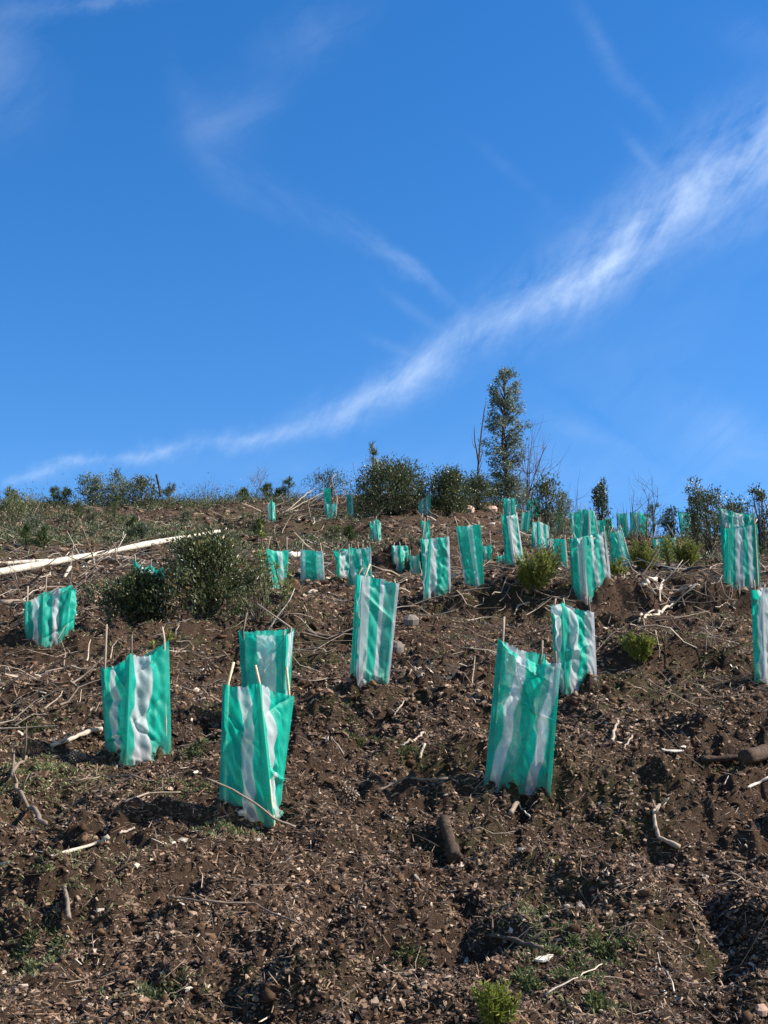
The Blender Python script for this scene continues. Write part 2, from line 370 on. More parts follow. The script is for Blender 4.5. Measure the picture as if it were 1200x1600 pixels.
M_leaf_grey = tint_mat('leaf_grey', [(0, (.048, .066, .038)), (.5, (.125, .155, .09)), (1, (.27, .30, .19))], .5, .4, trans=.2)
M_leaf_lime = tint_mat('leaf_lime', [(0, (.05, .075, .014)), (.5, (.18, .21, .035)), (1, (.40, .38, .09))], .55, .35, trans=.3)
M_needle = tint_mat('pine_needle', [(0, (.035, .055, .020)), (.5, (.085, .12, .042)), (1, (.19, .22, .08))], .55, .3, trans=.15)
M_weed = tint_mat('weed', [(0, (.045, .062, .018)), (.5, (.11, .13, .045)), (1, (.23, .24, .11))], .65, .25, trans=.2)
M_bark = tint_mat('bark', [(0, (.03, .024, .02)), (.5, (.09, .07, .055)), (1, (.2, .16, .13))], .95, .1, 30, .6)
M_rock = tint_mat('stone', [(0, (.07, .055, .045)), (.5, (.27, .22, .18)), (.8, (.42, .22, .13)), (1, (.62, .58, .53))], .9, .2, 14, .5, 0, .12)
M_cone = tint_mat('pine_cone_scale', [(0, (.05, .035, .025)), (.5, (.16, .11, .08)), (1, (.34, .28, .22))], .85, .15)

# ------------------------------------------------------------ ground
def build_ground():
    core = np.arange(-.36, .3601, .00058)
    outer = .36 + np.cumsum(np.geomspace(.0008, .06, 75)); A = np.concatenate([-outer[::-1], core, outer])
    rows = [1.4]
    while rows[-1] < 3.5: rows.append(rows[-1] + .03)
    while rows[-1] < 49: rows.append(rows[-1] + .0020 * (rows[-1] + 2))
    step = .12
    while rows[-1] < 560: rows.append(rows[-1] + step); step *= 1.07
    pre = list(np.linspace(-50, -4, 18)) + list(np.linspace(-3, 1.35, 40))
    Yv = np.array(pre + rows)
    sc = np.maximum(Yv + 3, 4.3)
    X = A[None, :] * sc[:, None]; Y = np.repeat(Yv[:, None], len(A), 1)
    Z = H(X.ravel(), Y.ravel())
    V = np.stack([X.ravel(), Y.ravel(), Z], 1)
    n, k = X.shape; i = np.arange(n * k).reshape(n, k)
    F = np.stack([i[:-1, :-1].ravel(), i[:-1, 1:].ravel(), i[1:, 1:].ravel(), i[1:, :-1].ravel()], 1)
    o = mesh_np('ground', V, F, M_soil, smooth=True)
    tag(o, 'dark brown dug soil of the cleared hillside rising to the ridge', 'ground', kind='structure')
build_ground()

rng = np.random.RandomState(11)
def scatter_pts(n, y0, y1, amax=.36, power=1.0):
    """random points over the hillside, thinning with distance like gravel seen under foot"""
    u = rng.rand(n); Y = y0 * (y1 / y0) ** (u ** power); a = (rng.rand(n) * 2 - 1) * amax; o_ = rng.rand(n) < .16; a = np.where(o_, np.sign(a) * (.34 + .4 * rng.rand(n)), a)
    return a * (Y + 1.5), Y
def rot_batch(n, tilt):
    """random rotations: yaw any, tilt limited, then lean with the slope"""
    yaw = rng.rand(n) * 2 * np.pi; ax = rng.randn(n) * tilt + .30; ay = rng.randn(n) * tilt
    cy, sy = np.cos(yaw), np.sin(yaw); cx, sx = np.cos(ax), np.sin(ax); c2, s2 = np.cos(ay), np.sin(ay)
    Z = np.zeros(n); O = np.ones(n)
    Rz = np.stack([cy, -sy, Z, sy, cy, Z, Z, Z, O], 1).reshape(n, 3, 3)
    Rx = np.stack([O, Z, Z, Z, cx, -sx, Z, sx, cx], 1).reshape(n, 3, 3)
    Ry = np.stack([c2, Z, s2, Z, O, Z, -s2, Z, c2], 1).reshape(n, 3, 3)
    return Rx @ Ry @ Rz
BOX = np.array([[-1, -1, -1], [1, -1, -1], [1, 1, -1], [-1, 1, -1], [-1, -1, 1], [1, -1, 1], [1, 1, 1], [-1, 1, 1]], float) * .5
BOXF = np.array([[0, 3, 2, 1], [4, 5, 6, 7], [0, 1, 5, 4], [1, 2, 6, 5], [2, 3, 7, 6], [3, 0, 4, 7]])
def shards(X, Y, size, tint, tilt=.4, flat=.35, elong=1.6, sink=.15):
    n = len(X); v = BOX[None] + rng.randn(n, 8, 3) * .13
    v[:, 4:, :2] *= .72
    s = np.stack([size * (1 + rng.rand(n) * (elong - 1)), size * (.5 + .5 * rng.rand(n)) * (1 if elong < 5 else .4), size * flat * (.5 + rng.rand(n))], 1)
    v = v * s[:, None, :]
    v = np.einsum('nij,nkj->nki', rot_batch(n, tilt), v)
    z = H(X, Y) + size * flat * .5 - size * sink
    v += np.stack([X, Y, z], 1)[:, None, :]
    F = (BOXF[None] + (np.arange(n) * 8)[:, None, None]).reshape(-1, 4)
    return v.reshape(-1, 3), F, np.repeat(tint, 8)
_g = (1 + 5 ** .5) / 2
ICO = np.array([[-1, _g, 0], [1, _g, 0], [-1, -_g, 0], [1, -_g, 0], [0, -1, _g], [0, 1, _g], [0, -1, -_g], [0, 1, -_g], [_g, 0, -1], [_g, 0, 1], [-_g, 0, -1], [-_g, 0, 1]]) / 1.902
ICOF = np.array([[0, 11, 5], [0, 5, 1], [0, 1, 7], [0, 7, 10], [0, 10, 11], [1, 5, 9], [5, 11, 4], [11, 10, 2], [10, 7, 6], [7, 1, 8], [3, 9, 4], [3, 4, 2], [3, 2, 6], [3, 6, 8], [3, 8, 9], [4, 9, 5], [2, 4, 11], [6, 2, 10], [8, 6, 7], [9, 8, 1]])
def cat(parts):
    V = []; F = []; T = []; n = 0
    for v, f, t in parts: V.append(v); F.append(f + n); T.append(t); n += len(v)
    return np.concatenate(V), np.concatenate(F), np.concatenate(T)

def build_litter():
    parts = []
    for (n, y0, y1, s0, s1) in ((330000, 3.0, 7.2, .0032, .017), (110000, 6.5, 13, .006, .030), (70000, 12, 26, .012, .065), (36000, 24, 47, .03, .15)):
        X, Y = scatter_pts(n, y0, y1)
        dens = .5 + .5 * sstep(-.35, .25, perlin(X / 1.1 + 12, Y / 1.1) + .5 * perlin(X / .3, Y / .3))
        keep = rng.rand(n) < dens; X, Y = X[keep], Y[keep]; m = len(X)
        size = s0 + (s1 - s0) * rng.rand(m) ** 2.8
        tint = np.clip(.38 + .21 * rng.randn(m), 0, 1); tint = np.where(rng.rand(m) < .015, .85 + .15 * rng.rand(m), tint)
        parts.append(shards(X, Y, size, tint, .42, .34, 2.0))
    for (n, y0, y1, s0, s1) in ((110000, 3.0, 8, .003, .010), (50000, 7.5, 15, .005, .018), (25000, 14, 30, .01, .035)):
        X, Y = scatter_pts(n, y0, y1); size = s0 + (s1 - s0) * rng.rand(n) ** 2
        v, f, t = shards(X, Y, size, np.clip(.55 + .2 * rng.randn(n), 0, 1), .5, .16, 9.0)
        v = v.reshape(n, 8, 3); parts.append((v.reshape(-1, 3), f, t))
    V, F, T = cat(parts)
    tag(mesh_np('wood_chip_litter', V, F, M_chip, attrs={'tint': T}), 'brown bark chips and small stones strewn over the hillside soil', 'wood chips', kind='stuff')
    parts = []
    for (n, y0, y1, s0, s1) in ((42000, 3.0, 7.5, .005, .030), (20000, 7, 14, .008, .05), (6000, 14, 26, .02, .10), (3500, 26, 46, .04, .18)):
        X, Y = scatter_pts(n, y0, y1); keep = rng.rand(n) < .35 + .65 * sstep(-.1, .5, perlin(X / .5 + 2, Y / .5)); X, Y = X[keep], Y[keep]; n = len(X)
        size = s0 + (s1 - s0) * rng.rand(n) ** 4
        v = ICO[None] * (.5 + .22 * rng.randn(n, 12, 1)) * np.stack([1 + .4 * rng.rand(n), .8 + .4 * rng.rand(n), .55 + .3 * rng.rand(n)], 1)[:, None, :] * size[:, None, None]
        v = np.einsum('nij,nkj->nki', rot_batch(n, .6), v) + np.stack([X, Y, H(X, Y) + size * .10], 1)[:, None, :]
        F = (ICOF[None] + (np.arange(n) * 12)[:, None, None]).reshape(-1, 3)
        parts.append((v.reshape(-1, 3), F, np.repeat(np.clip(.45 + .25 * rng.randn(n), 0, 1), 12)))
    V, F, T = cat(parts)
    tag(mesh_np('soil_clods', V, F, M_clod, attrs={'tint': T}, smooth=True), 'loose dark clods of dug soil lying over the slope', 'clods', kind='stuff')
build_litter()

def twig_batch(X, Y, length, rad, tint, lift=.3, updev=.35, yaw=None, flatten=.55):
    """bent three-sided twigs, 5 rings each, lying on the slope"""
    n = len(X); k = 5
    yaw = rng.rand(n) * 2 * np.pi if yaw is None else yaw
    t = np.linspace(-.5, .5, k)
    bend = rng.randn(n) * .26; bend2 = rng.randn(n) * .14; up = np.abs(rng.randn(n)) * updev
    dx = np.cos(yaw); dy = np.sin(yaw) * flatten
    cx = X[:, None] + length[:, None] * (t[None] * dx[:, None] - (bend[:, None] * (t[None] ** 2 * 4 - .5) * .5 + bend2[:, None] * np.sin(t * 9)[None] * .3) * dy[:, None])
    cy = Y[:, None] + length[:, None] * (t[None] * dy[:, None] + (bend[:, None] * (t[None] ** 2 * 4 - .5) * .5 + bend2[:, None] * np.sin(t * 9)[None] * .3) * dx[:, None])
    zc = H(cx.ravel(), cy.ravel()).reshape(n, k)
    # straighten: line through the ends plus a lift, so that twigs bridge hollows
    line = zc.max(1)[:, None] * .35 + zc * .65
    cz = line + rad[:, None] * lift + (t[None] + .5) * length[:, None] * up[:, None] * .6
    C = np.stack([cx, cy, cz], 2)
    T = np.gradient(C, axis=1); T /= np.linalg.norm(T, axis=2)[..., None] + 1e-9
    U = np.cross(T, np.array([.1, .2, .97])); U /= np.linalg.norm(U, axis=2)[..., None] + 1e-9; Wv = np.cross(T, U)
    taper = np.linspace(1, .45, k)[None, :, None, None]
    a = np.array([0, 2.094, 4.189])
    ringv = C[:, :, None, :] + rad[:, None, None, None] * taper * (np.cos(a)[None, None, :, None] * U[:, :, None, :] + np.sin(a)[None, None, :, None] * Wv[:, :, None, :])
    V = ringv.reshape(-1, 3)
    f = [(i * 3 + j, i * 3 + (j + 1) % 3, (i + 1) * 3 + (j + 1) % 3, (i + 1) * 3 + j) for i in range(k - 1) for j in range(3)]
    F = (np.array(f)[None] + (np.arange(n) * k * 3)[:, None, None]).reshape(-1, 4)
    return V, F, np.repeat(tint, k * 3)
def build_twigs():
    parts = []
    for (n, y0, y1, l0, l1, r0, r1) in ((3400, 3.1, 8, .03, .22, .0008, .0026), (5500, 7.5, 16, .05, .42, .0015, .006), (6500, 14, 30, .12, .75, .004, .013), (4500, 28, 46, .2, 1.1, .007, .02)):
        X, Y = scatter_pts(n, y0, y1)
        l = l0 + (l1 - l0) * rng.rand(n) ** 2.2
        keep = rng.rand(n) < (.3 + .7 * sstep(-.2, .3, perlin(X / 1.6 + 3, Y / 1.6 + 8)))
        X, Y, l = X[keep], Y[keep], l[keep]; m = len(X)
        parts.append(twig_batch(X, Y, l, r0 + (r1 - r0) * rng.rand(m) ** 1.5, np.clip(.42 + .24 * rng.randn(m), 0, 1)))
    V, F, T = cat(parts)
    tag(mesh_np('twig_litter', V, F, M_twig, attrs={'tint': T}), 'thin dead twigs and bark strips scattered over the cleared slope', 'twigs', kind='stuff')
build_twigs()

def brush(name, label, areas, l0, l1, r0, r1, tmean=.6, updev=.2):
    parts = []
    for (px0, py0, px1, py1, n, yaw, ysd) in areas:
        P = np.array([hit(px0 + (px1 - px0) * rng.rand(), py0 + (py1 - py0) * rng.rand()) for _ in range(n)])
        l = l0 + (l1 - l0) * rng.rand(n) ** 1.7; r_ = r0 + (r1 - r0) * rng.rand(n) ** 2
        y = np.radians(yaw + ysd * rng.randn(n))
        parts.append(twig_batch(P[:, 0], P[:, 1], l, r_, np.clip(tmean + .22 * rng.randn(n), 0, 1), 2.5, updev, y, .8))
    V, F, T = cat(parts)
    tag(mesh_np(name, V, F, M_branch, attrs={'tint': T}, smooth=True), label, 'brush', kind='stuff')
brush('brush_pile', 'grey cut branches heaped below the long pale log', [(0, 890, 165, 985, 80, 10, 60), (110, 870, 330, 905, 40, 15, 60), (0, 985, 160, 1160, 26, 5, 60), (430, 960, 560, 1045, 16, 5, 50)], .15, .8, .003, .012, .55, .5)
brush('ridge_brush', 'bleached fallen branches heaped on the ridge left of the shrubs', [(405, 784, 540, 812, 60, 20, 40), (440, 778, 540, 792, 60, 40, 50)], .4, 1.6, .006, .020, .5, .45)
brush('slash_litter', 'scattered small slash between the upper shelters', [(980, 890, 1140, 1010, 40, 20, 70), (0, 800, 330, 850, 80, 15, 70), (600, 925, 880, 975, 26, 10, 70)], .15, .7, .003, .011, .6)

# ------------------------------------------------------------ leaves, needles
def leaf_mesh(C, D, ln, wd, tint, fold=.25):
    """C centres, D directions -> pointed folded leaves (two triangles pairs -> quads)"""
    n = len(C); D = D / (np.linalg.norm(D, axis=1)[:, None] + 1e-9)
    r_ = rng.randn(n, 3); Sd = np.cross(D, r_); Sd /= np.linalg.norm(Sd, axis=1)[:, None] + 1e-9; Nn = np.cross(D, Sd)
    ln = np.broadcast_to(ln, n)[:, None]; wd = np.broadcast_to(wd, n)[:, None]
    b = C; m = C + D * ln * .5; tip = C + D * ln - Nn * ln * .08
    l = m + Sd * wd * .5 + Nn * wd * fold; r2 = m - Sd * wd * .5 + Nn * wd * fold
    V = np.stack([b, l, tip, r2], 1).reshape(-1, 3)
    i = np.arange(n)[:, None] * 4
    F = np.concatenate([i + np.array([[0, 1, 2]]), i + np.array([[0, 2, 3]])])
    return V, F, np.repeat(tint, 4)

def shrub(name, cat_, label, px, py, hpx, wpx, mat, leaf=.035, nclus=120, per=40, seed=0, group=None, dens_bottom=.1, Y=None, spread=.6, shape=None, stems=14, aspect=.42, irregular=.45, tm=.45, clus=.2):
    global rng
    old = rng; rng = np.random.RandomState(seed + 100)
    p = hit(px, py) if Y is None else None
    if Y is not None:
        q = at(px, py, Y); p = np.array([q[0], Y, float(H(q[0], Y))])
    top = at(px, py - hpx, p[1]); h = max(.15, top[2] - p[2]); w = wpx / FPX * p[1] * 1.02
    # cluster centres
    th = rng.rand(nclus) * 2 * np.pi; hz = dens_bottom + (1 - dens_bottom) * rng.rand(nclus) ** .8
    prof = shape(hz) if shape else np.sqrt(np.clip(1 - ((hz - .42) / .62) ** 2, .02, 1))
    lob = 1 + irregular * perlin(th * 1.1 + seed, hz * 3 + seed * 1.7)
    rr = (rng.rand(nclus) ** .42) * prof * w * .5 * lob
    CC = np.stack([np.cos(th) * rr, np.sin(th) * rr * .85, hz * h * (1 + .12 * perlin(th * 1.4 + 9, hz * 2 + seed))], 1)
    out = np.stack([np.cos(th) * .6, np.sin(th) * .6, .9 + 0 * th], 1)
    csz = clus * min(h, w) * (.6 + .8 * rng.rand(nclus))
    C = []; D = []; T = []
    for c, o_, s_ in zip(CC, out, csz):
        m = max(6, int(per * (.5 + rng.rand())))
        q = np.clip(rng.randn(m, 3), -1.7, 1.7) * .5; q[:, 2] *= 1.2
        C.append(c + q * s_); dd = o_ + rng.randn(m, 3) * spread; D.append(dd); T.append(np.clip(tm + .14 * rng.randn() + .2 * rng.randn(m), 0, 1))
    C = np.concatenate(C); D = np.concatenate(D); T = np.concatenate(T)
    C[:, 2] = np.maximum(C[:, 2], .02)
    V, F, TT = leaf_mesh(C, D, leaf * (.6 + .7 * rng.rand(len(C))), leaf * aspect * (.7 + .6 * rng.rand(len(C))), T)
    root = empty(name, p); tag(root, label, cat_, group)
    mesh_np('foliage', V, F, mat, root, {'tint': TT})
    tb = Tubes()
    for i in range(stems):
        e = CC[rng.randint(nclus)]; b = np.array([rng.randn() * .04 * w, rng.randn() * .04 * w, -.04])
        mid = (b + e) * .5 + np.array([rng.randn() * .05 * w, rng.randn() * .05 * w, .10 * h])
        tb.add([b, (b + mid) / 2 + rng.randn(3) * .01, mid, (mid + e) / 2 + rng.randn(3) * .02 * h, e], np.linspace(.012, .003, 5) * h * 1.1 + .0015, 5, rng.rand())
    for i in range(stems * 3):
        e = CC[rng.randint(nclus)]; e2 = e + np.array([rng.randn() * .1 * w, rng.randn() * .1 * w, .02 * h])
        tb.add([e * np.array([.5, .5, .75]), e * .9, e2], [.004 * h + .001, .003 * h + .001, .002], 4, rng.rand())
    tb.build('stems', M_bark, root)
    rng = old
    return root

def conifer(name, cat_, label, px, py, h, group=None, stems=1, spread=.0, nlen=.07, nw=.003, mat=None, seed=0, branches=10, Y=None, per=26, lean=0, bare=0.1, up=.8, bl=.38):
    global rng
    old = rng; rng = np.random.RandomState(seed + 500)
    p = hit(px, py) if Y is None else None
    if Y is not None:
        q = at(px, py, Y); p = np.array([q[0], Y, float(H(q[0], Y))])
    root = empty(name, p); tag(root, label, cat_, group)
    tb = Tubes(); C = []; D = []
    for s in range(stems):
        ang = rng.rand() * 6.28; tilt = spread * (rng.rand() ** .6) if stems > 1 else abs(lean)
        hh = h * (1 if s == 0 else .5 + .5 * rng.rand()); off = np.array([math.cos(ang), math.sin(ang), 0]) * spread * h * .18 * rng.rand() * (stems > 1)
        ax = np.array([math.cos(ang) * math.sin(tilt), math.sin(ang) * math.sin(tilt), math.cos(tilt)])
        if stems == 1: ax = np.array([lean, 0, 1.0])
        t = np.linspace(0, 1, 5); cur = rng.randn(3) * .05 * hh; cur[2] = 0
        pts = off + ax * hh * t[:, None] + cur * (t ** 2)[:, None]; pts[0][2] -= .03
        tb.add(pts, np.linspace(.018, .006, 5) * hh + .0008, 5, rng.rand())
        def along(a, b, m, c0):
            k = a + (b - a) * c0[:, None]; dr = (b - a) / (np.linalg.norm(b - a) + 1e-9)
            C.append(k); D.append(dr * up + rng.randn(m, 3) * .45)
        m = per * 3; along(pts[0] if bare < .3 else pts[2], pts[-1], m, bare + (1 - bare) * rng.rand(m) ** .85)
        for b in range(branches):
            f = bare + (.92 - bare) * (b + rng.rand() * .6) / max(1, branches); base = off + ax * hh * f
            a2 = rng.rand() * 6.28; bl_ = hh * bl * (1.05 - f) * (.6 + .6 * rng.rand())
            tip = base + np.array([math.cos(a2) * bl_, math.sin(a2) * bl_, bl_ * (.45 + .4 * rng.rand())])
            tb.add([base, (base + tip) / 2 - np.array([0, 0, .03 * hh]), tip], [.006 * hh, .004 * hh, .002 * hh], 4, rng.rand())
            along(base + (tip - base) * .2, tip, per, rng.rand(per))
    C = np.concatenate(C); D = np.concatenate(D); n = len(C)
    V, F, T = leaf_mesh(C, D, nlen * (.6 + .6 * rng.rand(n)), nw, np.clip(.5 + .22 * rng.randn(n), 0, 1), .15)
    mesh_np('foliage', V, F, mat or M_needle, root, {'tint': T}); tb.build('stem', M_bark, root)
    rng = old
    return root

def limb(tb, base, d, length, r, depth, rg, tint=.4, wob=.18, kids=3, up=.12, fork=.75):
    n = 6; pts = [np.array(base, float)]; d = np.array(d, float) / np.linalg.norm(d)
    for i in range(n):
        d = d + rg.randn(3) * wob / 2 + np.array([0, 0, up / 3]); d /= np.linalg.norm(d); pts.append(pts[-1] + d * length / n)
    tb.add(pts, np.linspace(r, r * .35, n + 1), 6 if depth > 1 else 4, tint)
    if depth > 1:
        for k in range(kids):
            i = rg.randint(2, n); nd_ = d + rg.randn(3) * fork; limb(tb, pts[i], nd_, length * (.4 + .3 * rg.rand()), r * .5, depth - 1, rg, tint, wob, kids, up, fork)
    return pts
def bare_shrub(name, cat_, label, px, py, hpx, n=8, Y=None, seed=0, r=.008, depth=2, spread=.35, tint=.35, group=None, dirs=None, kids=3):
    rg = np.random.RandomState(seed); p = hit(px, py) if Y is None else None
    if Y is not None:
        q = at(px, py, Y); p = np.array([q[0], Y, float(H(q[0], Y))])
    h = max(.1, at(px, py - hpx, p[1])[2] - p[2])
    tb = Tubes()
    for i in range(n):
        d = np.array([rg.randn() * spread, rg.randn() * spread, 1]) if dirs is None else np.array(dirs[i % len(dirs)], float)
        limb(tb, np.array([rg.randn() * .03, rg.randn() * .03, -.05]), d, h * (.6 + .4 * rg.rand() if i else 1.0), r, depth, rg, tint, kids=kids)
    root = tb.build(name, M_branch); root.location = p
    return tag(root, label, cat_, group)

# ------------------------------------------------------------ mesh tree shelters
GROUP_SH = 'green and white mesh tree shelters on the slope'
def shelter(label, base, corners, whites, stakes=None, seed=0, skew=0.0, wob=.004, wr=.010, dip=.03, q=1.0, creases=9, Y=None, back=.24, wrfreq=(9, 4), hem=.01, tintS=.36, hw=0.0):
    """corners: (x_top, y_top, x_bottom, y_bottom, depth) left to right as seen from the track, in photo pixels
    projected on the shelter's own distance; whites: [from, to] along the corner index."""
    rg = np.random.RandomState(seed * 13 + 5); wr = wr * 1.6
    b = hit(*base) if Y is None else at(base[0], base[1], Y)
    Y0 = b[1]; cs = list(corners)
    if len(cs) == 2:
        (a, c) = cs; cs.append(((a[0] + c[0]) / 2 + 4, (a[1] + c[1]) / 2 + 2, (a[2] + c[2]) / 2 + 4, min(a[3], c[3]) - 4, max(a[4], c[4]) + back))
    n = len(cs); TP = []; BP = []
    for (xt, yt, xb, yb, dy) in cs:
        T = at(xt, yt, Y0 + dy); B = at(xb, yb, Y0 + dy)
        hz = float(H(B[0], B[1])); B[2] = max(min(B[2], hz + .03), hz - .06) if Y is None else hz - .02
        TP.append(T); BP.append(B)
    TP = np.array(TP); BP = np.array(BP); O = BP.mean(0)
    root = empty('tree_shelter', (O[0], O[1], float(H(O[0], O[1])))); O = np.array(root.location)
    tag(root, label, 'tree shelter', GROUP_SH)
    V = []; UV = []; ST = []; Fq = []; base_i = 0; ctr = ((TP + BP) / 2).mean(0); ucum = 0
    pxm = FPX / Y0
    for i in range(n):
        j = (i + 1) % n
        w = np.linalg.norm((TP[j] + BP[j] - TP[i] - BP[i])[:2]) / 2; h = np.linalg.norm(TP[i] - BP[i])
        nu = int(np.clip(w * pxm / 1.6 * q, 10, 60)); nv = int(np.clip(h * pxm / 2.4 * q, 12, 90))
        f, t = np.meshgrid(np.linspace(0, 1, nu + 1), np.linspace(0, 1, nv + 1))
        fr = f[..., None]; tt = t[..., None]
        top = TP[i] + (TP[j] - TP[i]) * fr; bot = BP[i] + (BP[j] - BP[i]) * fr
        top = top + np.array([0, 0, 1]) * (-dip * np.sin(np.pi * f) * (.4 + .9 * rg.rand()) + .006 * perlin(f * 9 + seed, f * 0 + i * 3.1))[..., None]
        bot = bot + np.array([0, 0, 1]) * (hem * perlin(f * 5 + seed * 2, f * 0 + i * 1.7))[..., None]
        gz = H(bot[..., 0], bot[..., 1]); bot[..., 2] = np.maximum(bot[..., 2], gz - .03)
        P = bot * (1 - tt) + top * tt
        e = (TP[j] + BP[j] - TP[i] - BP[i]); nrm = np.array([e[1], -e[0], 0.0]); nrm /= np.linalg.norm(nrm) + 1e-9
        if np.dot(nrm, (TP[i] + TP[j]) / 2 - ctr) < 0: nrm = -nrm
        pin = np.clip(np.sin(np.pi * f), 0, 1) ** 1.1
        u_m = f * w; v_m = t * h
        off = wr * pin * (perlin(u_m * wrfreq[0] * 2.2 + seed * 3.3, v_m * wrfreq[1] + i * 7) + .7 * perlin(u_m * 26 + v_m * 14 + seed, v_m * 8 - u_m * 5 + i) )
        off -= pin * .05 * w * (.3 + .7 * rg.rand()) * (rg.rand() * .8 + .2)
        if hw: off += hw * pin * np.sin(v_m * 85 + 3 * perlin(u_m * 6, v_m * 9) + u_m * 8)
        for c in range(creases):
            a = rg.rand() * np.pi; cu, cv = rg.rand() * w, rg.rand() * h
            if rg.rand() < .5: cu, cv = (0 if rg.rand() < .5 else w), (0 if rg.rand() < .4 else h); 
            dd = (u_m - cu) * math.cos(a) + (v_m - cv) * math.sin(a); al = -(u_m - cu) * math.sin(a) + (v_m - cv) * math.cos(a)
            off += pin * wr * (2.0 * rg.rand()) * (1 if rg.rand() < .5 else -1) * np.exp(-np.abs(dd) / (.004 + .014 * rg.rand())) * np.exp(-(al / (.35 * h)) ** 2)
        hemz = np.exp(-v_m / .035); off += hemz * (.012 * perlin(u_m * 45 + seed, v_m * 12) + .006 * perlin(u_m * 90, v_m * 30 + seed))
        topz = np.exp(-(h - v_m) / .02); off += topz * pin * .006 * perlin(u_m * 60 + seed, i + v_m * 10)
        P = P + nrm * off[..., None]
        P[..., 2] += topz * .005 * perlin(u_m * 130 + seed, i * 3.3)
        P[..., 2] += .004 * perlin(u_m * 20, v_m * 20 + i)
        # stripes: signed distance in metres, positive inside white
        s = i + f + (skew * (t - .5) + wob * 4 * perlin(v_m * 7 + i * 5 + seed, v_m * 0) * (1 if i == 0 else .6) + wob * 2 * perlin(u_m * 8, v_m * 11 + seed)) 
        sdist = np.full(f.shape, -.2)
        for (a0, a1) in whites: sdist = np.maximum(sdist, np.minimum(s - a0, a1 - s) * w)
        V.append(P.reshape(-1, 3)); UV.append(np.stack([(u_m + ucum).ravel() + seed * 1.7, v_m.ravel()], 1)); ST.append(sdist.ravel())
        idx = base_i + np.arange((nu + 1) * (nv + 1)).reshape(nv + 1, nu + 1); base_i += (nu + 1) * (nv + 1)
        Fq.append(np.stack([idx[:-1, :-1].ravel(), idx[:-1, 1:].ravel(), idx[1:, 1:].ravel(), idx[1:, :-1].ravel()], 1)); ucum += w
    V = np.concatenate(V) - O; UV = np.concatenate(UV); Fq = np.concatenate(Fq)
    o = mesh_np('mesh_sleeve', V, Fq, M_cloth, root, {'stripe': np.concatenate(ST)}, smooth=True)
    uvl = o.data.uv_layers.new(name='UVMap'); uvl.data.foreach_set('uv', UV[Fq.ravel()].astype(np.float32).ravel())
    # stakes
    stakes = stakes if stakes is not None else [None] * n
    for i in range(n):
        st = stakes[i] if i < len(stakes) else None
        rr = .0062 * (1 if Y0 < 20 else 1.25)
        inw = ctr - TP[i]; inw[2] = 0; inw /= np.linalg.norm(inw) + 1e-9
        T = TP[i] + inw * .022; B = BP[i] + inw * .022
        if st is not None: T = at(st[0], st[1], TP[i][1]) + inw * .022
        else: T = T + np.array([0, 0, .03 + .03 * rg.rand()])
        d = B - (TP[i] + inw * rr); d /= np.linalg.norm(d); Bd = np.array([B[0], B[1], min(B[2], float(H(B[0], B[1]))) - .10])
        mid = TP[i] + inw * .022
        tb = Tubes(); pts = [Bd - O, (B - O), (B * .5 + mid * .5) - O + rg.randn(3) * .002, mid - O, T - O]
        tb.add(pts, [rr, rr, rr * .95, rr * .9, rr * .8], 7, tintS + .2 * rg.randn()); tb.build('stake', M_stake, root)
    return root

# --- the nearest ones
shelter('wide shelter at front left with a wavy white stripe and the left stake standing tall', (215, 1196),
        [(157, 1043, 164, 1196, .10), (203, 1020, 197, 1200, -.05), (264, 1000, 268, 1182, .10)], [(.32, .54), (1.14, 1.52)], [(160, 976), (204, 990), (261, 980)], 1, wob=.026, wr=.011, dip=.035)
shelter('tall shelter at front left of centre with a broken stick leaning on its foot', (392, 1288),
        [(348, 1068, 341, 1280, .10), (405, 1066, 428, 1290, -.06), (460, 1088, 437, 1286, .12)], [(.42, .68), (1.12, 1.36)], [(357, 1035), (399, 1038), (456, 1043)], 2, skew=.1, wob=.02, wr=.012, dip=.02, tintS=.85)
shelter('dull shaded shelter with a torn rim, partly hidden behind the front left one', (410, 1112),
        [(373, 986, 380, 1108, .0), (447, 992, 445, 1110, -.04), (459, 982, 452, 1105, .18)], [(.38, .78), (1.2, 1.8)], [(379, 957), (449, 985), (406, 945)], 3, wr=.012, dip=.01, tintS=.5)
shelter('leaning striped shelter standing alone on the mound in the middle', (580, 1068),
        [(556, 897, 547, 1056, .12), (567, 899, 560, 1060, -.01), (624, 912, 608, 1068, .04)], [(.6, 1.22), (1.50, 1.62), (1.93, 2.4)], [(562, 888), (575, 880), (622, 905)], 4, wr=.007, dip=.0, skew=.02)
shelter('largest shelter, right of centre, tapering to one tall grey stake with diagonal stripes', (810, 1244),
        [(778, 998, 756, 1238, .02), (876, 1036, 860, 1244, -.04), (850, 1022, 815, 1222, .22)], [(.19, .35), (.74, .90), (1.3, 1.7), (2.3, 2.7)], [(780, 963), None, (851, 1002)], 5, skew=-.26, wr=.014, dip=.03, wob=.012, creases=12)
shelter('bright shelter just behind the largest one, with two broad white stripes', (900, 1084),
        [(861, 944, 868, 1080, .10), (878, 940, 884, 1085, -.05), (928, 956, 934, 1083, .04)], [(.2, .75), (1.18, 1.42), (1.72, 2.1)], [(863, 936), (877, 934), (926, 932)], 6, wr=.014, dip=.02, wob=.014)
shelter('glossy shelter cut off by the right border of the photo', (1195, 1068),
        [(1173, 920, 1179, 1064, .02), (1192, 918, 1196, 1070, -.05), (1240, 925, 1240, 1066, .08)], [(.5, 1.25), (1.55, 1.9)], [None, (1193, 912), None], 7, wr=.012, dip=.02)
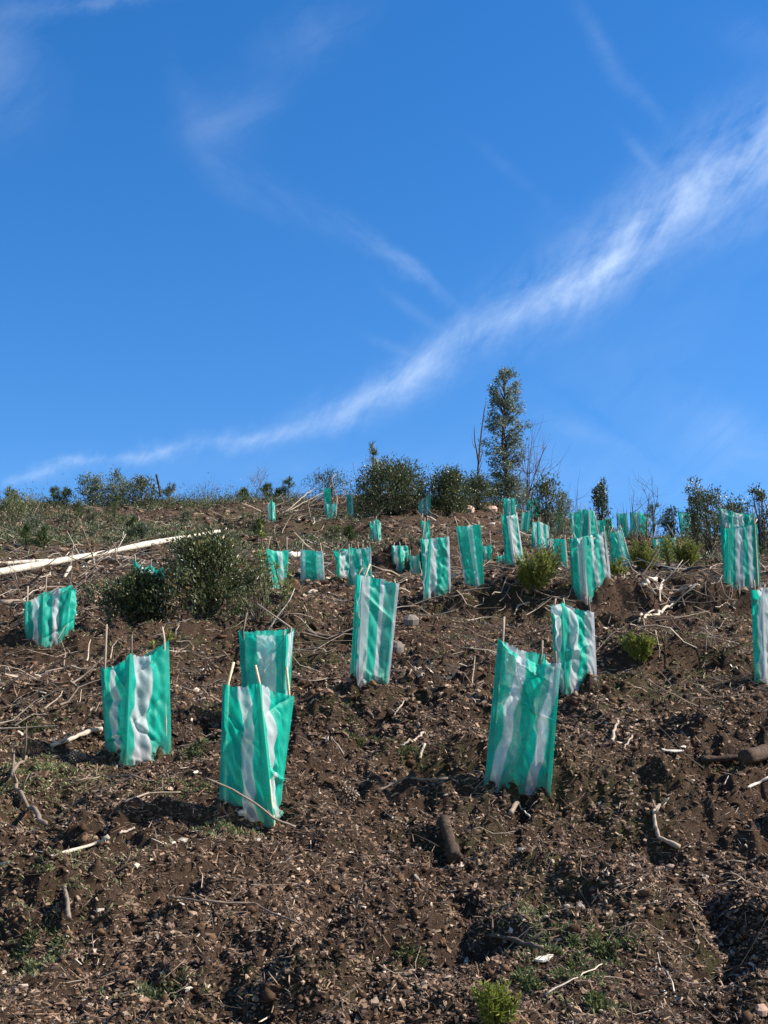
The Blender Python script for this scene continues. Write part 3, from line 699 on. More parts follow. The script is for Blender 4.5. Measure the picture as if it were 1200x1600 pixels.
shelter('tall flat shelter near the right border with a long bare stake on its right side', (1158, 922),
        [(1129, 824, 1130, 915, .04), (1137, 826, 1137, 924, -.03), (1183, 818, 1188, 906, .02)], [(1.25, 1.5), (1.66, 1.80)], [(1131, 818), None, (1187, 811)], 8, wr=.006, dip=.01)
shelter('crumpled bright shelter peeping over the tall flat one near the right border', (1150, 888),
        [(1123, 793, 1130, 888, .0), (1143, 798, 1146, 890, -.04), (1180, 803, 1182, 886, .05)], [(.2, .7), (1.1, 1.5), (1.75, 1.9)], [(1124, 790), (1143, 782), (1179, 795)], 9, wr=.022, dip=.03, hw=.008)
shelter('broad shelter right of centre whose wide white stripes lean towards its right edge', (922, 936),
        [(889, 842, 894, 932, .05), (912, 838, 917, 937, -.04), (947, 830, 956, 926, .06)], [(.55, 1.02), (1.35, 1.5), (1.72, 2.0)], [(890, 836), (929, 840), (948, 822)], 10, wr=.007, dip=.008, skew=.12)
shelter('slumped shelter with its hem kicked out to the right, beside the broad one', (968, 889),
        [(951, 832, 956, 886, .0), (972, 826, 989, 886, .0)], [(.55, .85), (.93, 1.2)], [(956, 822), (970, 820)], 11, wr=.012, dip=.02, skew=-.1)
shelter('upright shelter directly behind the broad shelter, tapering towards its top', (918, 850),
        [(913, 797, 910, 848, .0), (921, 796, 922, 850, -.06), (929, 799, 939, 848, .05)], [(.75, 1.1), (1.85, 2.1)], [(914, 786), None, (930, 793)], 12, wr=.01, dip=.0)
shelter('narrow shelter behind the broad one, on its left, with a dark stake', (899, 853),
        [(890, 800, 894, 850, .0), (906, 799, 908, 852, .03)], [(.2, .4)], [(892, 793), (901, 792)], 13, wr=.02)
shelter('small shelter in front of the thorny sapling, left of the broad one', (873, 888),
        [(859, 842, 862, 877, .05), (884, 842, 888, 888, .0)], [(.0, .22), (.9, 1.1)], [(861, 836), (885, 836)], 14, wr=.005, dip=.0)
shelter('bright two-sided shelter with a slanting white stripe, right of the small leaning bright green one', (843, 858),
        [(831, 816, 830, 852, .08), (841, 814, 842, 859, -.06), (858, 822, 858, 853, .06)], [(.35, .75), (1.25, 1.55), (1.8, 2.0)], [None, (841, 808), (858, 816)], 15, wr=.01, dip=.0, skew=.25)
shelter('small leaning shelter between the tall narrow one and the tree, bright green', (819, 831),
        [(815, 800, 812, 829, .0), (830, 797, 826, 831, .0)], [(.1, .3), (.72, .9)], [None, (830, 793)], 16, wr=.006)
shelter('tall narrow shelter leaning left with a grey middle, below the tree', (804, 884),
        [(783, 803, 790, 882, .04), (794, 806, 806, 884, -.02), (808, 800, 819, 880, .05)], [(.75, 1.55), (1.85, 2.1)], [(783, 795), None, (807, 790)], 17, wr=.010, dip=.015)
shelter('crinkled pale shelter top right under the tree trunk, above the tall narrow one', (797, 838),
        [(786, 778, 786, 836, .0), (806, 778, 808, 838, .0)], [(.35, .6), (.8, .95)], [(790, 776), None], 18, wr=.02, dip=.01, hw=.008)
shelter('shelter half swallowed by the shrub right of the tree', (832, 812), [(824, 782, 824, 810, .0), (842, 778, 842, 812, .0)], [(.4, .6)], [None, (840, 774)], 19, wr=.02)
shelter('faded shelter seen through dry twigs left of the cluster', (874, 836), [(866, 797, 866, 834, .0), (884, 800, 884, 836, .0)], [(.1, .3), (.6, .85)], None, 20, wr=.02)
shelter('tilted shelter with one bare stake down its left side and a crinkled white stripe', (742, 918),
        [(712, 823, 727, 918, .0), (751, 819, 757, 912, .0)], [(-.1, .06), (.50, .72)], [(707, 806), (750, 815), (727, 812)], 21, wr=.008, dip=.0, skew=.12, hw=.0025, tintS=.6)
shelter('little bright shelter tucked behind the right side of the tilted one', (761, 879), [(752, 852, 752, 878, .0), (768, 850, 769, 879, .0)], [(.3, .5)], [None, (767, 829)], 22, wr=.015)
shelter('tiny low shelter at the foot of the tall narrow one', (784, 882), [(776, 868, 776, 881, .0), (790, 864, 791, 882, .0)], [(.4, .6)], None, 23, wr=.015)
shelter('wide shelter with a dark stake at its left corner and a bright foot fold', (684, 934),
        [(657, 842, 662, 928, .12), (672, 841, 663, 936, -.04), (702, 838, 705, 926, .04)], [(.4, .8), (1.12, 1.42), (1.88, 2.1)], [(661, 810), (675, 826), (702, 824)], 24, wr=.012, dip=.01, skew=.06)
shelter('small dark shelter just above the wide dark-cornered one', (665, 850), [(657, 812, 660, 848, .0), (671, 812, 673, 850, .0)], [(.3, .6)], [(659, 802), None], 25, wr=.015)
shelter('wind-lifted shelter tilted on a white stake between the two dark ridge shrubs', (664, 806),
        [(654, 783, 653, 802, .0), (673, 770, 673, 796, .0)], [(.2, .4), (.6, .8)], [None, (674, 768)], 26, wr=.02, hw=.01, tintS=.9)
shelter('dim grey-green shelter left of the wide one with the dark corner stake', (626, 899),
        [(612, 853, 612, 890, .05), (625, 852, 627, 899, -.05), (637, 853, 640, 896, .05)], [(.25, .75), (1.4, 1.6)], [(614, 848), (624, 846), (636, 845)], 27, wr=.02, dip=.0)
shelter('small clean shelter with one crisp white stripe beside the dim grey-green one', (647, 899), [(639, 865, 641, 897, .0), (655, 865, 655, 899, .0)], [(.4, .72)], [None, (656, 858)], 28, wr=.005)
shelter('peaked little shelter alone left of the two dark shrubs at mid slope', (587, 846),
        [(577, 818, 579, 842, .0), (588, 811, 592, 846, -.08), (595, 820, 596, 843, .05)], [(.5, .8), (1.5, 1.8)], [None, (588, 806), None], 29, wr=.015, dip=.0)
shelter('folded dark shelter joined to the left of the knotted one', (534, 904),
        [(521, 860, 529, 898, .06), (529, 864, 530, 902, -.05), (548, 857, 549, 905, .06)], [(1.1, 1.7)], [(527, 852), None, None], 30, wr=.02, dip=.0)
shelter('knotted shelter with slanting zebra folds behind the top of the middle one', (563, 918),
        [(546, 854, 544, 914, .0), (580, 853, 581, 905, .0)], [(.0, .25), (.55, .75), (.92, 1.2)], [None, (580, 848)], 31, wr=.015, skew=.5, hw=.004)
shelter('squat square shelter creased with horizontal folds, white then green then white', (489, 910),
        [(469, 858, 470, 909, .0), (505, 861, 508, 910, .0)], [(-.1, .22), (.68, 1.1)], [(470, 848), (503, 848), (476, 852)], 32, wr=.006, hw=.006, dip=.005)
shelter('bright shelter right of the big bush with one white stripe down its middle', (437, 924),
        [(416, 857, 428, 922, -.04), (451, 859, 449, 912, .05)], [(.52, .76)], [(420, 838), (451, 838), (431, 842)], 33, wr=.01, skew=.08)
shelter('pale narrow shelter edge just left of the bright one by the big bush', (413, 914), [(406, 863, 405, 908, .0), (418, 860, 418, 914, .0)], [(.2, .6)], [(408, 845), None], 34, wr=.01)
shelter('peaked narrow shelter highest on the left, near the heaped ridge branches', (424, 817),
        [(417, 788, 416, 815, .0), (425, 780, 426, 817, -.1), (430, 789, 431, 815, .05)], [(.2, .6), (1.4, 1.6)], None, 35, wr=.02, dip=.0, Y=35)
shelter('plain green shelter on the ridge, behind its slightly lower pale neighbour', (512, 800), [(504, 763, 507, 800, .0), (517, 761, 518, 800, .0)], [(.0, .15)], None, 36, wr=.01, Y=37.5)
shelter('pale wrinkled shelter overlapping the foot of the plain green ridge one', (517, 815), [(508, 787, 510, 813, .0), (527, 785, 525, 814, .0)], [(.15, .35), (.55, .75), (.9, 1.1)], None, 37, wr=.02, Y=34.5)
shelter('small bright shelter touching the left side of the largest ridge shrub', (547, 796), [(541, 772, 543, 795, .0), (552, 769, 553, 793, .0)], [(.6, .9)], None, 38, wr=.02, Y=36.5)
shelter('shelter at the left border with two panels and a slanting white stripe', (75, 1008),
        [(38, 942, 37, 1009, .10), (68, 925, 66, 1003, -.04), (113, 914, 100, 1001, .04), (119, 922, 115, 992, .18)], [(.42, .76), (1.38, 1.64)], [(39, 916), (70, 896), (117, 893), (111, 902)], 39, wr=.012, dip=.008, skew=.15)
shelter('crumpled shelter behind the big bush, just under the pale log', (231, 930), [(208, 873, 211, 925, .0), (256, 886, 254, 930, .0)], [(.2, .4), (.55, .7)], [(207, 866), (256, 878)], 40, wr=.03, dip=.06, hw=.008)
shelter('green shelter mostly lost in the shade of the big bush', (260, 978), [(250, 920, 252, 975, .0), (270, 918, 270, 978, .0)], [(.4, .5)], None, 41, wr=.02, Y=13.2)
shelter('dull green shelter at left of the ridge pair near the bare thorn bush', (972, 840), [(963, 801, 965, 836, .0), (980, 801, 983, 840, .0)], [(.1, .3), (.85, 1.0)], [(965, 794), (980, 796)], 42, wr=.02)
shelter('wide green shelter at right of the ridge pair near the bare thorn bush', (1000, 838),
        [(984, 800, 985, 834, .05), (999, 799, 1000, 839, -.05), (1015, 804, 1013, 835, .05)], [(.6, .9), (1.75, 2.0)], [(985, 795), (1000, 793), None], 43, wr=.012)
shelter('short white-striped shelter half hidden by lime green seedlings', (1038, 872),
        [(1019, 842, 1022, 866, .05), (1038, 840, 1038, 872, -.05), (1056, 839, 1057, 866, .05)], [(.3, .6), (.95, 1.35), (1.8, 2.0)], [(1024, 820), None, (1044, 819)], 44, wr=.015, dip=.02)
shelter('flaring shelter alone on the ridge left of the leafy shrub', (1074, 838),
        [(1059, 799, 1064, 836, .05), (1070, 802, 1072, 838, -.05), (1086, 801, 1082, 836, .05)], [(.5, .95), (1.45, 1.6)], [(1063, 794), None, (1085, 798)], 45, wr=.01, dip=.0)
shelter('sliver of a shelter wedged between the narrow and the upright ones', (908, 840), [(903, 795, 904, 838, .0), (915, 794, 914, 840, .0)], [(.4, .6)], [(903, 786), (915, 787)], 47, wr=.02)
shelter('pale-topped shelter low behind the broad one, on its right', (938, 852), [(931, 812, 932, 850, .0), (946, 810, 947, 852, .0)], [(.1, .4)], [(931, 803), None], 48, wr=.02)
shelter('scrap-sized shelter behind the slumped one', (950, 836), [(945, 810, 946, 834, .0), (956, 808, 956, 836, .0)], [(.5, .7)], None, 46, wr=.02)

# ------------------------------------------------------------ shrubs, trees, saplings
colp = lambda hz: .62 + .38 * np.sin(hz * np.pi) 
shrub('evergreen_shrub', 'shrub', 'big dense dark bush with pale upper leaves on the left of the slope', 320, 996, 150, 124, M_leaf_dark, .036, 215, 36, 1, stems=30, tm=.66, Y=10.6, irregular=1.1, clus=.17)
shrub('evergreen_shrub', 'shrub', 'low very dark bush pressed against the left side of the big bush', 214, 1000, 96, 98, M_leaf_dark, .034, 150, 42, 2, stems=16, irregular=.9, clus=.17, tm=.45, Y=10.6)
shrub('straggly_shrub', 'shrub', 'loose yellowish straggly bush right of the big bush', 405, 985, 90, 80, M_leaf_olive, .030, 60, 16, 3, stems=16, tm=.75, Y=10.5, clus=.12)
conifer('tall_weed', 'weed', 'upright weed with rusty yellow leaves before the bright shelter by the bush', 418, 945, .62, None, 3, .35, .035, .011, M_leaf_lime, 31, 4)
conifer('tall_weed', 'weed', 'rusty yellow weed at the foot of the bright shelter, on its right', 450, 945, .42, None, 3, .4, .035, .011, M_leaf_lime, 32, 3)
RY = 42.0
def ridge(label, px, py, hpx, wpx, mat, seed, Y=RY, leaf=.075, ncl=90, per=34, **k):
    return shrub('ridge_shrub', 'shrub', label, px, py, hpx, wpx, mat, leaf, ncl, per, seed, None, Y=Y, **k)
ridge('largest dark green shrub on the ridge left of the tree', 612, 830, 98, 118, M_leaf_dark, 11, 37, .07, 300, 46, stems=20)
conifer('pine_sapling', 'sapling', 'grey-green pine sapling poking above the largest ridge shrub', 588, 800, 1.75, None, 1, 0, .22, .02, M_leaf_grey, 12, 12, Y=40, per=40, bl=.22)
ridge('dark round shrub between the largest ridge shrub and the tree', 702, 826, 82, 66, M_leaf_dark, 13, 37, .07, 170, 44, stems=16, tm=.42)
ridge('bushy olive shrub at the left foot of the tall tree', 747, 810, 62, 46, M_leaf_olive, 14, 40, .075, 100, 36)
ridge('dark shrub growing round the foot of the tall tree', 800, 812, 60, 70, M_leaf_grey, 15, 42.5, .075, 110, 34)
ridge('spiky dark shrub immediately right of the tree', 855, 828, 76, 46, M_leaf_dark, 16, 38, .08, 80, 26, irregular=.9)
ridge('dry brownish shrub right of the spiky dark one', 878, 838, 64, 36, M_leaf_olive, 17, 37, .06, 60, 20, tm=.85)
ridge('leafy pointed shrub behind the crowd of shelters', 940, 828, 76, 36, M_leaf_dark, 18, 38.5, .085, 62, 24, irregular=.9, shape=lambda h: 1.05 - h * .8)
ridge('tall loose shrub with rounded leaves on the right of the ridge', 1088, 838, 90, 32, M_leaf_dark, 19, 38, .095, 42, 18, irregular=1.0, shape=lambda h: .9 - .35 * h, tm=.55)
ridge('broad olive shrub behind the flaring ridge shelter', 1108, 842, 68, 64, M_leaf_olive, 20, 36, .08, 100, 30)
ridge('dark shrub behind the crumpled shelter at the right', 1150, 836, 50, 60, M_leaf_dark, 21, 37, .085, 70, 28)
ridge('thin shrub with upright leaders at the right border of the ridge', 1192, 845, 84, 34, M_leaf_dark, 22, 34, .085, 52, 20, irregular=1.0)
ridge('low shrub at the left of the flaring ridge shelter', 1052, 836, 40, 28, M_leaf_dark, 23, 38, .08, 34, 20)
ridge('heathery low shrub behind the heaped ridge branches', 515, 780, 40, 66, M_leaf_olive, 24, 42, .06, 90, 20, irregular=.9, tm=.4)
ridge('low spreading scrub at the feet of the pale bushes on the ridge', 178, 792, 26, 130, M_leaf_grey, 35, 41, .07, 90, 24)
ridge('left tuft of the pale bushes on the ridge', 142, 794, 50, 62, M_leaf_grey, 25, 41, .07, 60, 26, irregular=1.0, shape=lambda h: 1.1 - .75 * h, clus=.12)
ridge('middle tuft of the pale bushes on the ridge', 182, 794, 52, 56, M_leaf_grey, 26, 41, .07, 60, 26, irregular=1.0, shape=lambda h: 1.0 - .5 * h, clus=.12)
ridge('spreading bush beside the leaning black post on the ridge', 222, 792, 40, 62, M_leaf_dark, 27, 41, .07, 80, 24, irregular=.9)
ridge('yellow-green scrub in the upper left corner of the slope', 22, 830, 52, 60, M_leaf_olive, 28, 34, .06, 80, 24, tm=.9)
ridge('small low bush beside the ridge shelter left of the largest shrub', 560, 800, 24, 20, M_leaf_lime, 29, 38, .06, 30, 20, tm=.3)
ridge('round green clump in the hollow under the ridge', 522, 852, 26, 26, M_leaf_olive, 30, 28, .05, 36, 24, tm=.7)
ridge('dark low tangle right of the scrub in the upper left corner', 52, 838, 36, 30, M_leaf_grey, 33, 31, .055, 36, 24)

def tall_tree():
    rg = np.random.RandomState(3); Y = 42.5
    q = at(792, 812, Y); p = np.array([q[0], Y, float(H(q[0], Y))])
    top = at(790, 576, Y)[2] - p[2]; m = Y / FPX
    root = empty('tree', p); tag(root, 'tall slender grey-green tree standing alone above the ridge', 'tree')
    tb = Tubes(); tr = [np.array([-.02 + .06 * math.sin(k * 1.1), .03 * math.cos(k * 1.7), -.1 + (top + .1) * k / 9]) for k in range(10)]
    tr[0][0] = 0.03
    tb.add(tr, np.linspace(.075, .012, 10), 8, .4); tb.build('trunk', M_bark, root)
    # silhouette of the crown: height fraction, left and right reach in metres
    hs = [.02, .14, .24, .34, .44, .52, .60, .68, .76, .84, .92, .99]
    l = np.array([24, 28, 20, 30, 37, 33, 24, 28, 22, 30, 20, 6]) * m * 1.12; r_ = np.array([30, 28, 22, 24, 34, 24, 42, 34, 30, 30, 22, 14]) * m * 1.12
    tb = Tubes(); C = []; D = []; T = []
    for i in range(170):
        f = rg.rand() ** .9 * .97 + .02; Lr = np.interp(f, hs, l); Rr = np.interp(f, hs, r_)
        th = rg.rand() * 6.283; c = math.cos(th); reach = (Rr if c > 0 else Lr) * (.35 + .65 * rg.rand() ** .6)
        b = np.array([0.0, 0, f * top * .93]); e = np.array([c * reach, math.sin(th) * min(Lr, Rr) * (.4 + .6 * rg.rand()), f * top + .12 * rg.rand()])
        tb.add([b - np.array([0, 0, .12]), (b + e) / 2 + rg.randn(3) * .03, e], [.016, .010, .004], 5, .4)
        n = 70; s = .09 + .08 * rg.rand()
        if rg.rand() < .25: n = 20
        q_ = rg.randn(n, 3) * .55 * s; C.append(e * .82 + b * .18 + (e - b) * (rg.rand(n, 1) * .35 - .1) + q_)
        D.append(rg.randn(n, 3) * .7 + np.array([c * .4, 0, .1])); T.append(np.clip(.5 + .12 * rg.randn() + .2 * rg.randn(n), 0, 1))
    tb.build('limbs', M_bark, root)
    C = np.concatenate(C); D = np.concatenate(D); T = np.concatenate(T)
    V, F, TT = leaf_mesh(C, D, .075 * (.6 + .7 * rg.rand(len(C))), .034, T); mesh_np('crown', V, F, M_leaf_grey, root, {'tint': TT})
tall_tree()
def dead_stem():
    Y = 41.5; q = at(744, 800, Y); p = np.array([q[0], Y, float(H(q[0], Y))]); tb = Tubes()
    L_ = lambda pts: [at(a, b, Y + .03 * i) - p for i, (a, b) in enumerate(pts)]
    a = L_([(744, 805), (745, 770), (746, 745), (748, 720), (750, 695), (753, 668), (757, 640), (760, 628)]); tb.add(a, np.linspace(.045, .012, 8), 7, .15)
    b = L_([(748, 725), (745, 705), (742, 690), (741, 672), (742, 665)]); tb.add(b, np.linspace(.03, .009, 5), 6, .15)
    c = L_([(750, 722), (754, 705), (751, 690)]); tb.add(c, [.014, .01, .005], 5, .15); tb.add(L_([(747, 740), (752, 725), (756, 715)]), [.012, .009, .004], 5, .15)
    tb.add(L_([(742, 700), (739, 694), (737, 680)]), [.01, .007, .003], 4, .15)
    o = tb.build('dead_tree', M_branch); o.location = p; tag(o, 'bare blackened forked stem left of the tall tree', 'dead tree')
dead_stem()
bare_shrub('dead_shrub', 'dead shrub', 'bare twiggy dead shrub at the right of the tall tree', 826, 808, 128, 6, 41.5, 4, .018, 3, .16, .25, kids=4)
bare_shrub('dead_shrub', 'dead shrub', 'purplish leafless thorn bush on the right of the ridge', 1008, 835, 78, 3, 38.5, 7, .016, 3, .35, .25, kids=4)
bare_shrub('dry_stalks', 'dry stalks', 'thin dry stalks left of the thorn bush on the ridge', 985, 820, 58, 10, 39, 8, .006, 2, .25, .3, kids=1)
bare_shrub('dry_stalks', 'dry stalks', 'fan of dry stalks at the middle left of the ridge', 322, 785, 38, 18, 42, 9, .006, 2, .35, .4, kids=2)
bare_shrub('dry_stalks', 'dry stalks', 'curled feathery stalk on the ridge above the heaped branches', 398, 785, 46, 3, 42, 10, .012, 3, .15, .45, kids=5)
bare_shrub('dry_stalks', 'dry stalks', 'single thin curved stalk left of the largest ridge shrub', 558, 790, 68, 1, 41, 11, .010, 1, .1, .2, dirs=[(-.12, 0, 1)])
bare_shrub('dry_stalks', 'dry stalks', 'dark upright twigs behind the crowd of shelters', 898, 826, 62, 6, 39, 12, .009, 2, .18, .15, kids=2)
bare_shrub('dry_stalks', 'dry stalks', 'arching stalks at the left border of the ridge', 45, 790, 26, 8, 41, 13, .006, 2, .6, .4, kids=1)
bare_shrub('dry_stalks', 'dry stalks', 'low dead stalks beside the long bare stake at the right', 1105, 1010, 62, 7, None, 14, .003, 2, .25, .5, kids=1)
bare_shrub('dry_stalks', 'dry stalks', 'thin leafless seedling in the bare soil left of the largest shelter', 735, 1150, 110, 2, None, 15, .0016, 2, .12, .35, kids=3)
bare_shrub('dry_stalks', 'dry stalks', 'two dry stems standing in the shadowed pit at bottom centre', 345, 1448, 78, 2, None, 16, .0018, 2, .12, .5, kids=1)
bare_shrub('dry_stalks', 'dry stalks', 'single dry stem standing near the bottom of the slope right of centre', 934, 1455, 64, 1, None, 17, .0017, 1, .1, .6)

PS = 'young pine saplings growing below the ridge'
for i, (px, py, hpx, Yv, lb) in enumerate((
        (14, 790, 26, 41, 'short pine sapling on the ridge at the left border'),
        (84, 786, 24, 41, 'small pine sapling on the ridge, second from the left border'),
        (104, 785, 22, 41, 'small pine sapling on the ridge, third from the left border'),
        (266, 785, 28, 41.5, 'single slim sapling on the ridge right of the black post'),
        (380, 788, 22, 41.5, 'little sapling on the ridge left of the curled stalk'),
        (418, 782, 26, 42, 'bushy sapling on the ridge just right of the curled stalk'),
        (450, 784, 36, 42, 'sapling standing proud on the ridge above the heaped branches'),
        (434, 786, 20, 42, 'tiny dark sapling on the ridge between two bushier ones'),
        (178, 828, 56, 33, 'tallest blue-green pine sapling on the upper left slope'),
        (140, 826, 30, 34, 'bushy sapling left of the tallest on the upper left slope'),
        (120, 818, 34, 34.5, 'yellowish thin sapling left of the bushy one on the upper left slope'),
        (206, 850, 40, 28, 'loose sapling right of the tallest, just above the pale log'),
        (222, 852, 34, 27.5, 'spreading sapling touching the upper side of the pale log'),
        (68, 862, 38, 26, 'bright young sapling standing above the left end of the pale log'),
        (40, 858, 36, 26.5, 'greyish sapling left of the bright one above the pale log'),
        (290, 822, 22, 33, 'low sapling in reddish litter above the right end of the pale log'),
        (404, 842, 30, 30, 'lone sapling below the peaked narrow shelter on the left'),
        (545, 850, 26, 29, 'sapling in the hollow right of the round green clump'),
        (868, 858, 56, 27, 'thorny brown-green sapling between the shelter crowd and the tree'),
        (1020, 812, 26, 39, 'small sapling behind the ridge pair near the thorn bush'))):
    h = max(.25, at(px, py - hpx, Yv)[2] - float(H(at(px, py, Yv)[0], Yv)))
    if Yv < 36: Yv = hit(px, py)[1]; h = max(.25, at(px, py - hpx, Yv)[2] - at(px, py, Yv)[2])
    conifer('pine_sapling', 'sapling', lb, px, py, h, PS, 1, 0, .10 + .05 * (Yv > 38), .009 + .003 * (Yv > 38), M_needle if i % 3 else M_leaf_grey, 60 + i, 14, Y=Yv, per=44, bl=.46, lean=.05 * math.sin(i * 2.1))
LS = 'lime green seedling clumps'
conifer('seedling_clump', 'seedling', 'lime green seedling clump beside the orange stone', 835, 928, .40, LS, 44, .62, .04, .008, M_leaf_lime, 91, 5, per=22)
conifer('seedling_clump', 'seedling', 'darker green seedling just behind the clump beside the orange stone', 858, 902, .38, LS, 14, .75, .04, .008, M_leaf_olive, 92, 5, per=20)
conifer('seedling_clump', 'seedling', 'rounded lime clump left of the short white-striped shelter', 1008, 890, .44, LS, 44, .7, .045, .009, M_leaf_lime, 93, 5, per=20)
conifer('seedling_clump', 'seedling', 'pointed lime seedling in front of the short white-striped shelter', 1046, 886, .52, LS, 5, .3, .045, .010, M_leaf_lime, 94, 9, per=26)
conifer('seedling_clump', 'seedling', 'rounded lime clump right of the short white-striped shelter', 1074, 888, .46, LS, 40, .65, .045, .009, M_leaf_lime, 95, 5, per=20)
conifer('seedling_clump', 'seedling', 'small lime seedling above the dark pit at the right', 1000, 1034, .17, LS, 36, .7, .03, .007, M_leaf_lime, 96, 4, per=20)
conifer('seedling_clump', 'seedling', 'bright green tuft of leaves at the bottom border', 775, 1606, .105, LS, 26, .6, .022, .0042, M_leaf_lime, 97, 4, per=18)
conifer('seedling_clump', 'seedling', 'low green seedling under the slumped shelter', 962, 902, .25, LS, 12, .9, .04, .009, M_leaf_lime, 98, 4, per=20)
conifer('seedling', 'seedling', 'thin yellow-leaved seedling growing inside the wide front left shelter', 234, 1180, .50, None, 1, 0, .035, .013, M_leaf_lime, 99, 4, Y=hit(232, 1190)[1] + .20, per=8, bare=.7, bl=.2)

# ------------------------------------------------------------ weeds and moss
def build_scrub():
    C = []; D = []; T = []; Ln = []
    X, Y = scatter_pts(4600, 22, 44.5, .34); a = X / (Y + 1.5)
    mk = perlin(X / 3.1 + 4, Y / 3.3) + .5 * perlin(X / .9, Y / .9 + 6) + .55 * sstep(-.05, -.22, a) * sstep(26, 36, Y) + .6 * sstep(39.5, 41, Y)
    k_ = mk > .18; X, Y = X[k_], Y[k_]
    ex = rng.rand(420); ex = np.where(ex < .75, -.29 + ex / .75 * .24, -.02 + (ex - .75) * 1.1); ey = 40 + 2.0 * rng.rand(420)
    X = np.concatenate([X, ex * (ey + 1.5)]); Y = np.concatenate([Y, ey])
    for x, y in zip(X, Y):
        n = rng.randint(14, 46); s = (.06 + .20 * rng.rand() ** 2) * (1 + 1.0 * (y > 39.5)); z = float(H(x, y))
        q = rng.randn(n, 3) * np.array([.7, .6, .35]) * s; q[:, 2] = np.abs(q[:, 2]) * 1.5
        C.append(np.array([x, y, z]) + q); D.append(rng.randn(n, 3) * .5 + np.array([0, 0, .9])); T.append(np.clip(.3 + .5 * rng.rand() + .15 * rng.randn(n), 0, 1)); Ln.append(np.full(n, .075))
    C = np.concatenate(C); D = np.concatenate(D); T = np.concatenate(T); Ln = np.concatenate(Ln) * (.6 + .6 * rng.rand(len(T)))
    V, F, TT = leaf_mesh(C, D, Ln, Ln * .3, T)
    tag(mesh_np('heath_scrub', V, F, M_leaf_olive, attrs={'tint': TT}), 'low green and olive scrub regrowing along the ridge and upper slope', 'scrub', kind='stuff')
build_scrub()
def build_weeds():
    C = []; D = []; L_ = []; T = []
    patches = [(60, 1205, 95, 26, 1500), (50, 1140, 60, 14, 500), (300, 1180, 40, 12, 300), (563, 1162, 30, 14, 750), (110, 1345, 120, 26, 1100), (350, 1298, 60, 16, 500),
               (925, 1488, 55, 34, 1500), (880, 1500, 60, 30, 900), (935, 1565, 35, 18, 500), (820, 1540, 40, 16, 350), (210, 1190, 30, 8, 260), (50, 1480, 50, 30, 350), (60, 1505, 30, 12, 260),
               (830, 1430, 50, 22, 400), (320, 1110, 60, 12, 400), (640, 1180, 60, 14, 250), (1000, 1060, 120, 10, 900), (1060, 1000, 110, 20, 900), (1130, 1020, 80, 20, 600), (250, 1560, 80, 20, 300),
               (150, 1100, 140, 20, 500), (480, 1040, 90, 20, 500), (840, 1000, 60, 20, 250), (1130, 1210, 60, 14, 160), (470, 945, 90, 16, 500), (300, 1230, 80, 14, 350), (540, 1110, 40, 8, 150), (640, 1500, 40, 20, 160),
               (250, 1010, 140, 14, 600), (700, 1000, 120, 14, 250)]
    for (px, py, rx, ry, n) in patches:
        n = int(n * 2.2); g = rng.randn(n, 2) * .5
        cen = np.array([hit(px, py), hit(px, py - ry)])
        m = cen[0][1] / FPX; dyy = max(.03, min(.5, abs(cen[1][1] - cen[0][1])))
        X = cen[0][0] + g[:, 0] * rx * m; Y = cen[0][1] + g[:, 1] * dyy
        keep = perlin(X / .06, Y / .06) > -.05; X, Y = X[keep], Y[keep]; k = len(X)
        C.append(np.stack([X, Y, H(X, Y) + .002], 1)); D.append(np.stack([rng.randn(k) * .8, rng.randn(k) * .8, .35 + .6 * rng.rand(k)], 1))
        L_.append(np.full(k, .016 * max(1, (m / .0028)) ** .6) * (.5 + rng.rand(k))); T.append(np.clip(.5 + .15 * rng.randn() + .2 * rng.randn(k), 0, 1))
    for (n, y0, y1, s) in ((12000, 3.2, 12, .014), (38000, 9, 24, .028), (26000, 20, 46, .06)):
        X, Y = scatter_pts(n, y0, y1)
        mk = perlin(X / 1.4 + 50, Y / 1.9) + .6 * perlin(X / .35, Y / .35 + 20) + .25 * sstep(.0, .4, X / (Y + 1)) * (Y > 9)
        keep = mk > (.34 if y0 < 9 else .08); X, Y = X[keep], Y[keep]; k = len(X)
        C.append(np.stack([X, Y, H(X, Y) + .002], 1)); D.append(np.stack([rng.randn(k) * .7, rng.randn(k) * .7, .3 + .8 * rng.rand(k)], 1)); L_.append(s * (.5 + rng.rand(k))); T.append(np.clip(.55 + .25 * rng.randn(k), 0, 1))
    C = np.concatenate(C); D = np.concatenate(D); L_ = np.concatenate(L_); T = np.concatenate(T)
    V, F, TT = leaf_mesh(C, D, L_, L_ * .34, T)
    tag(mesh_np('ground_cover', V, F, M_weed, attrs={'tint': TT}), 'low green moss and weeds in patches over the soil', 'weeds', kind='stuff')
build_weeds()

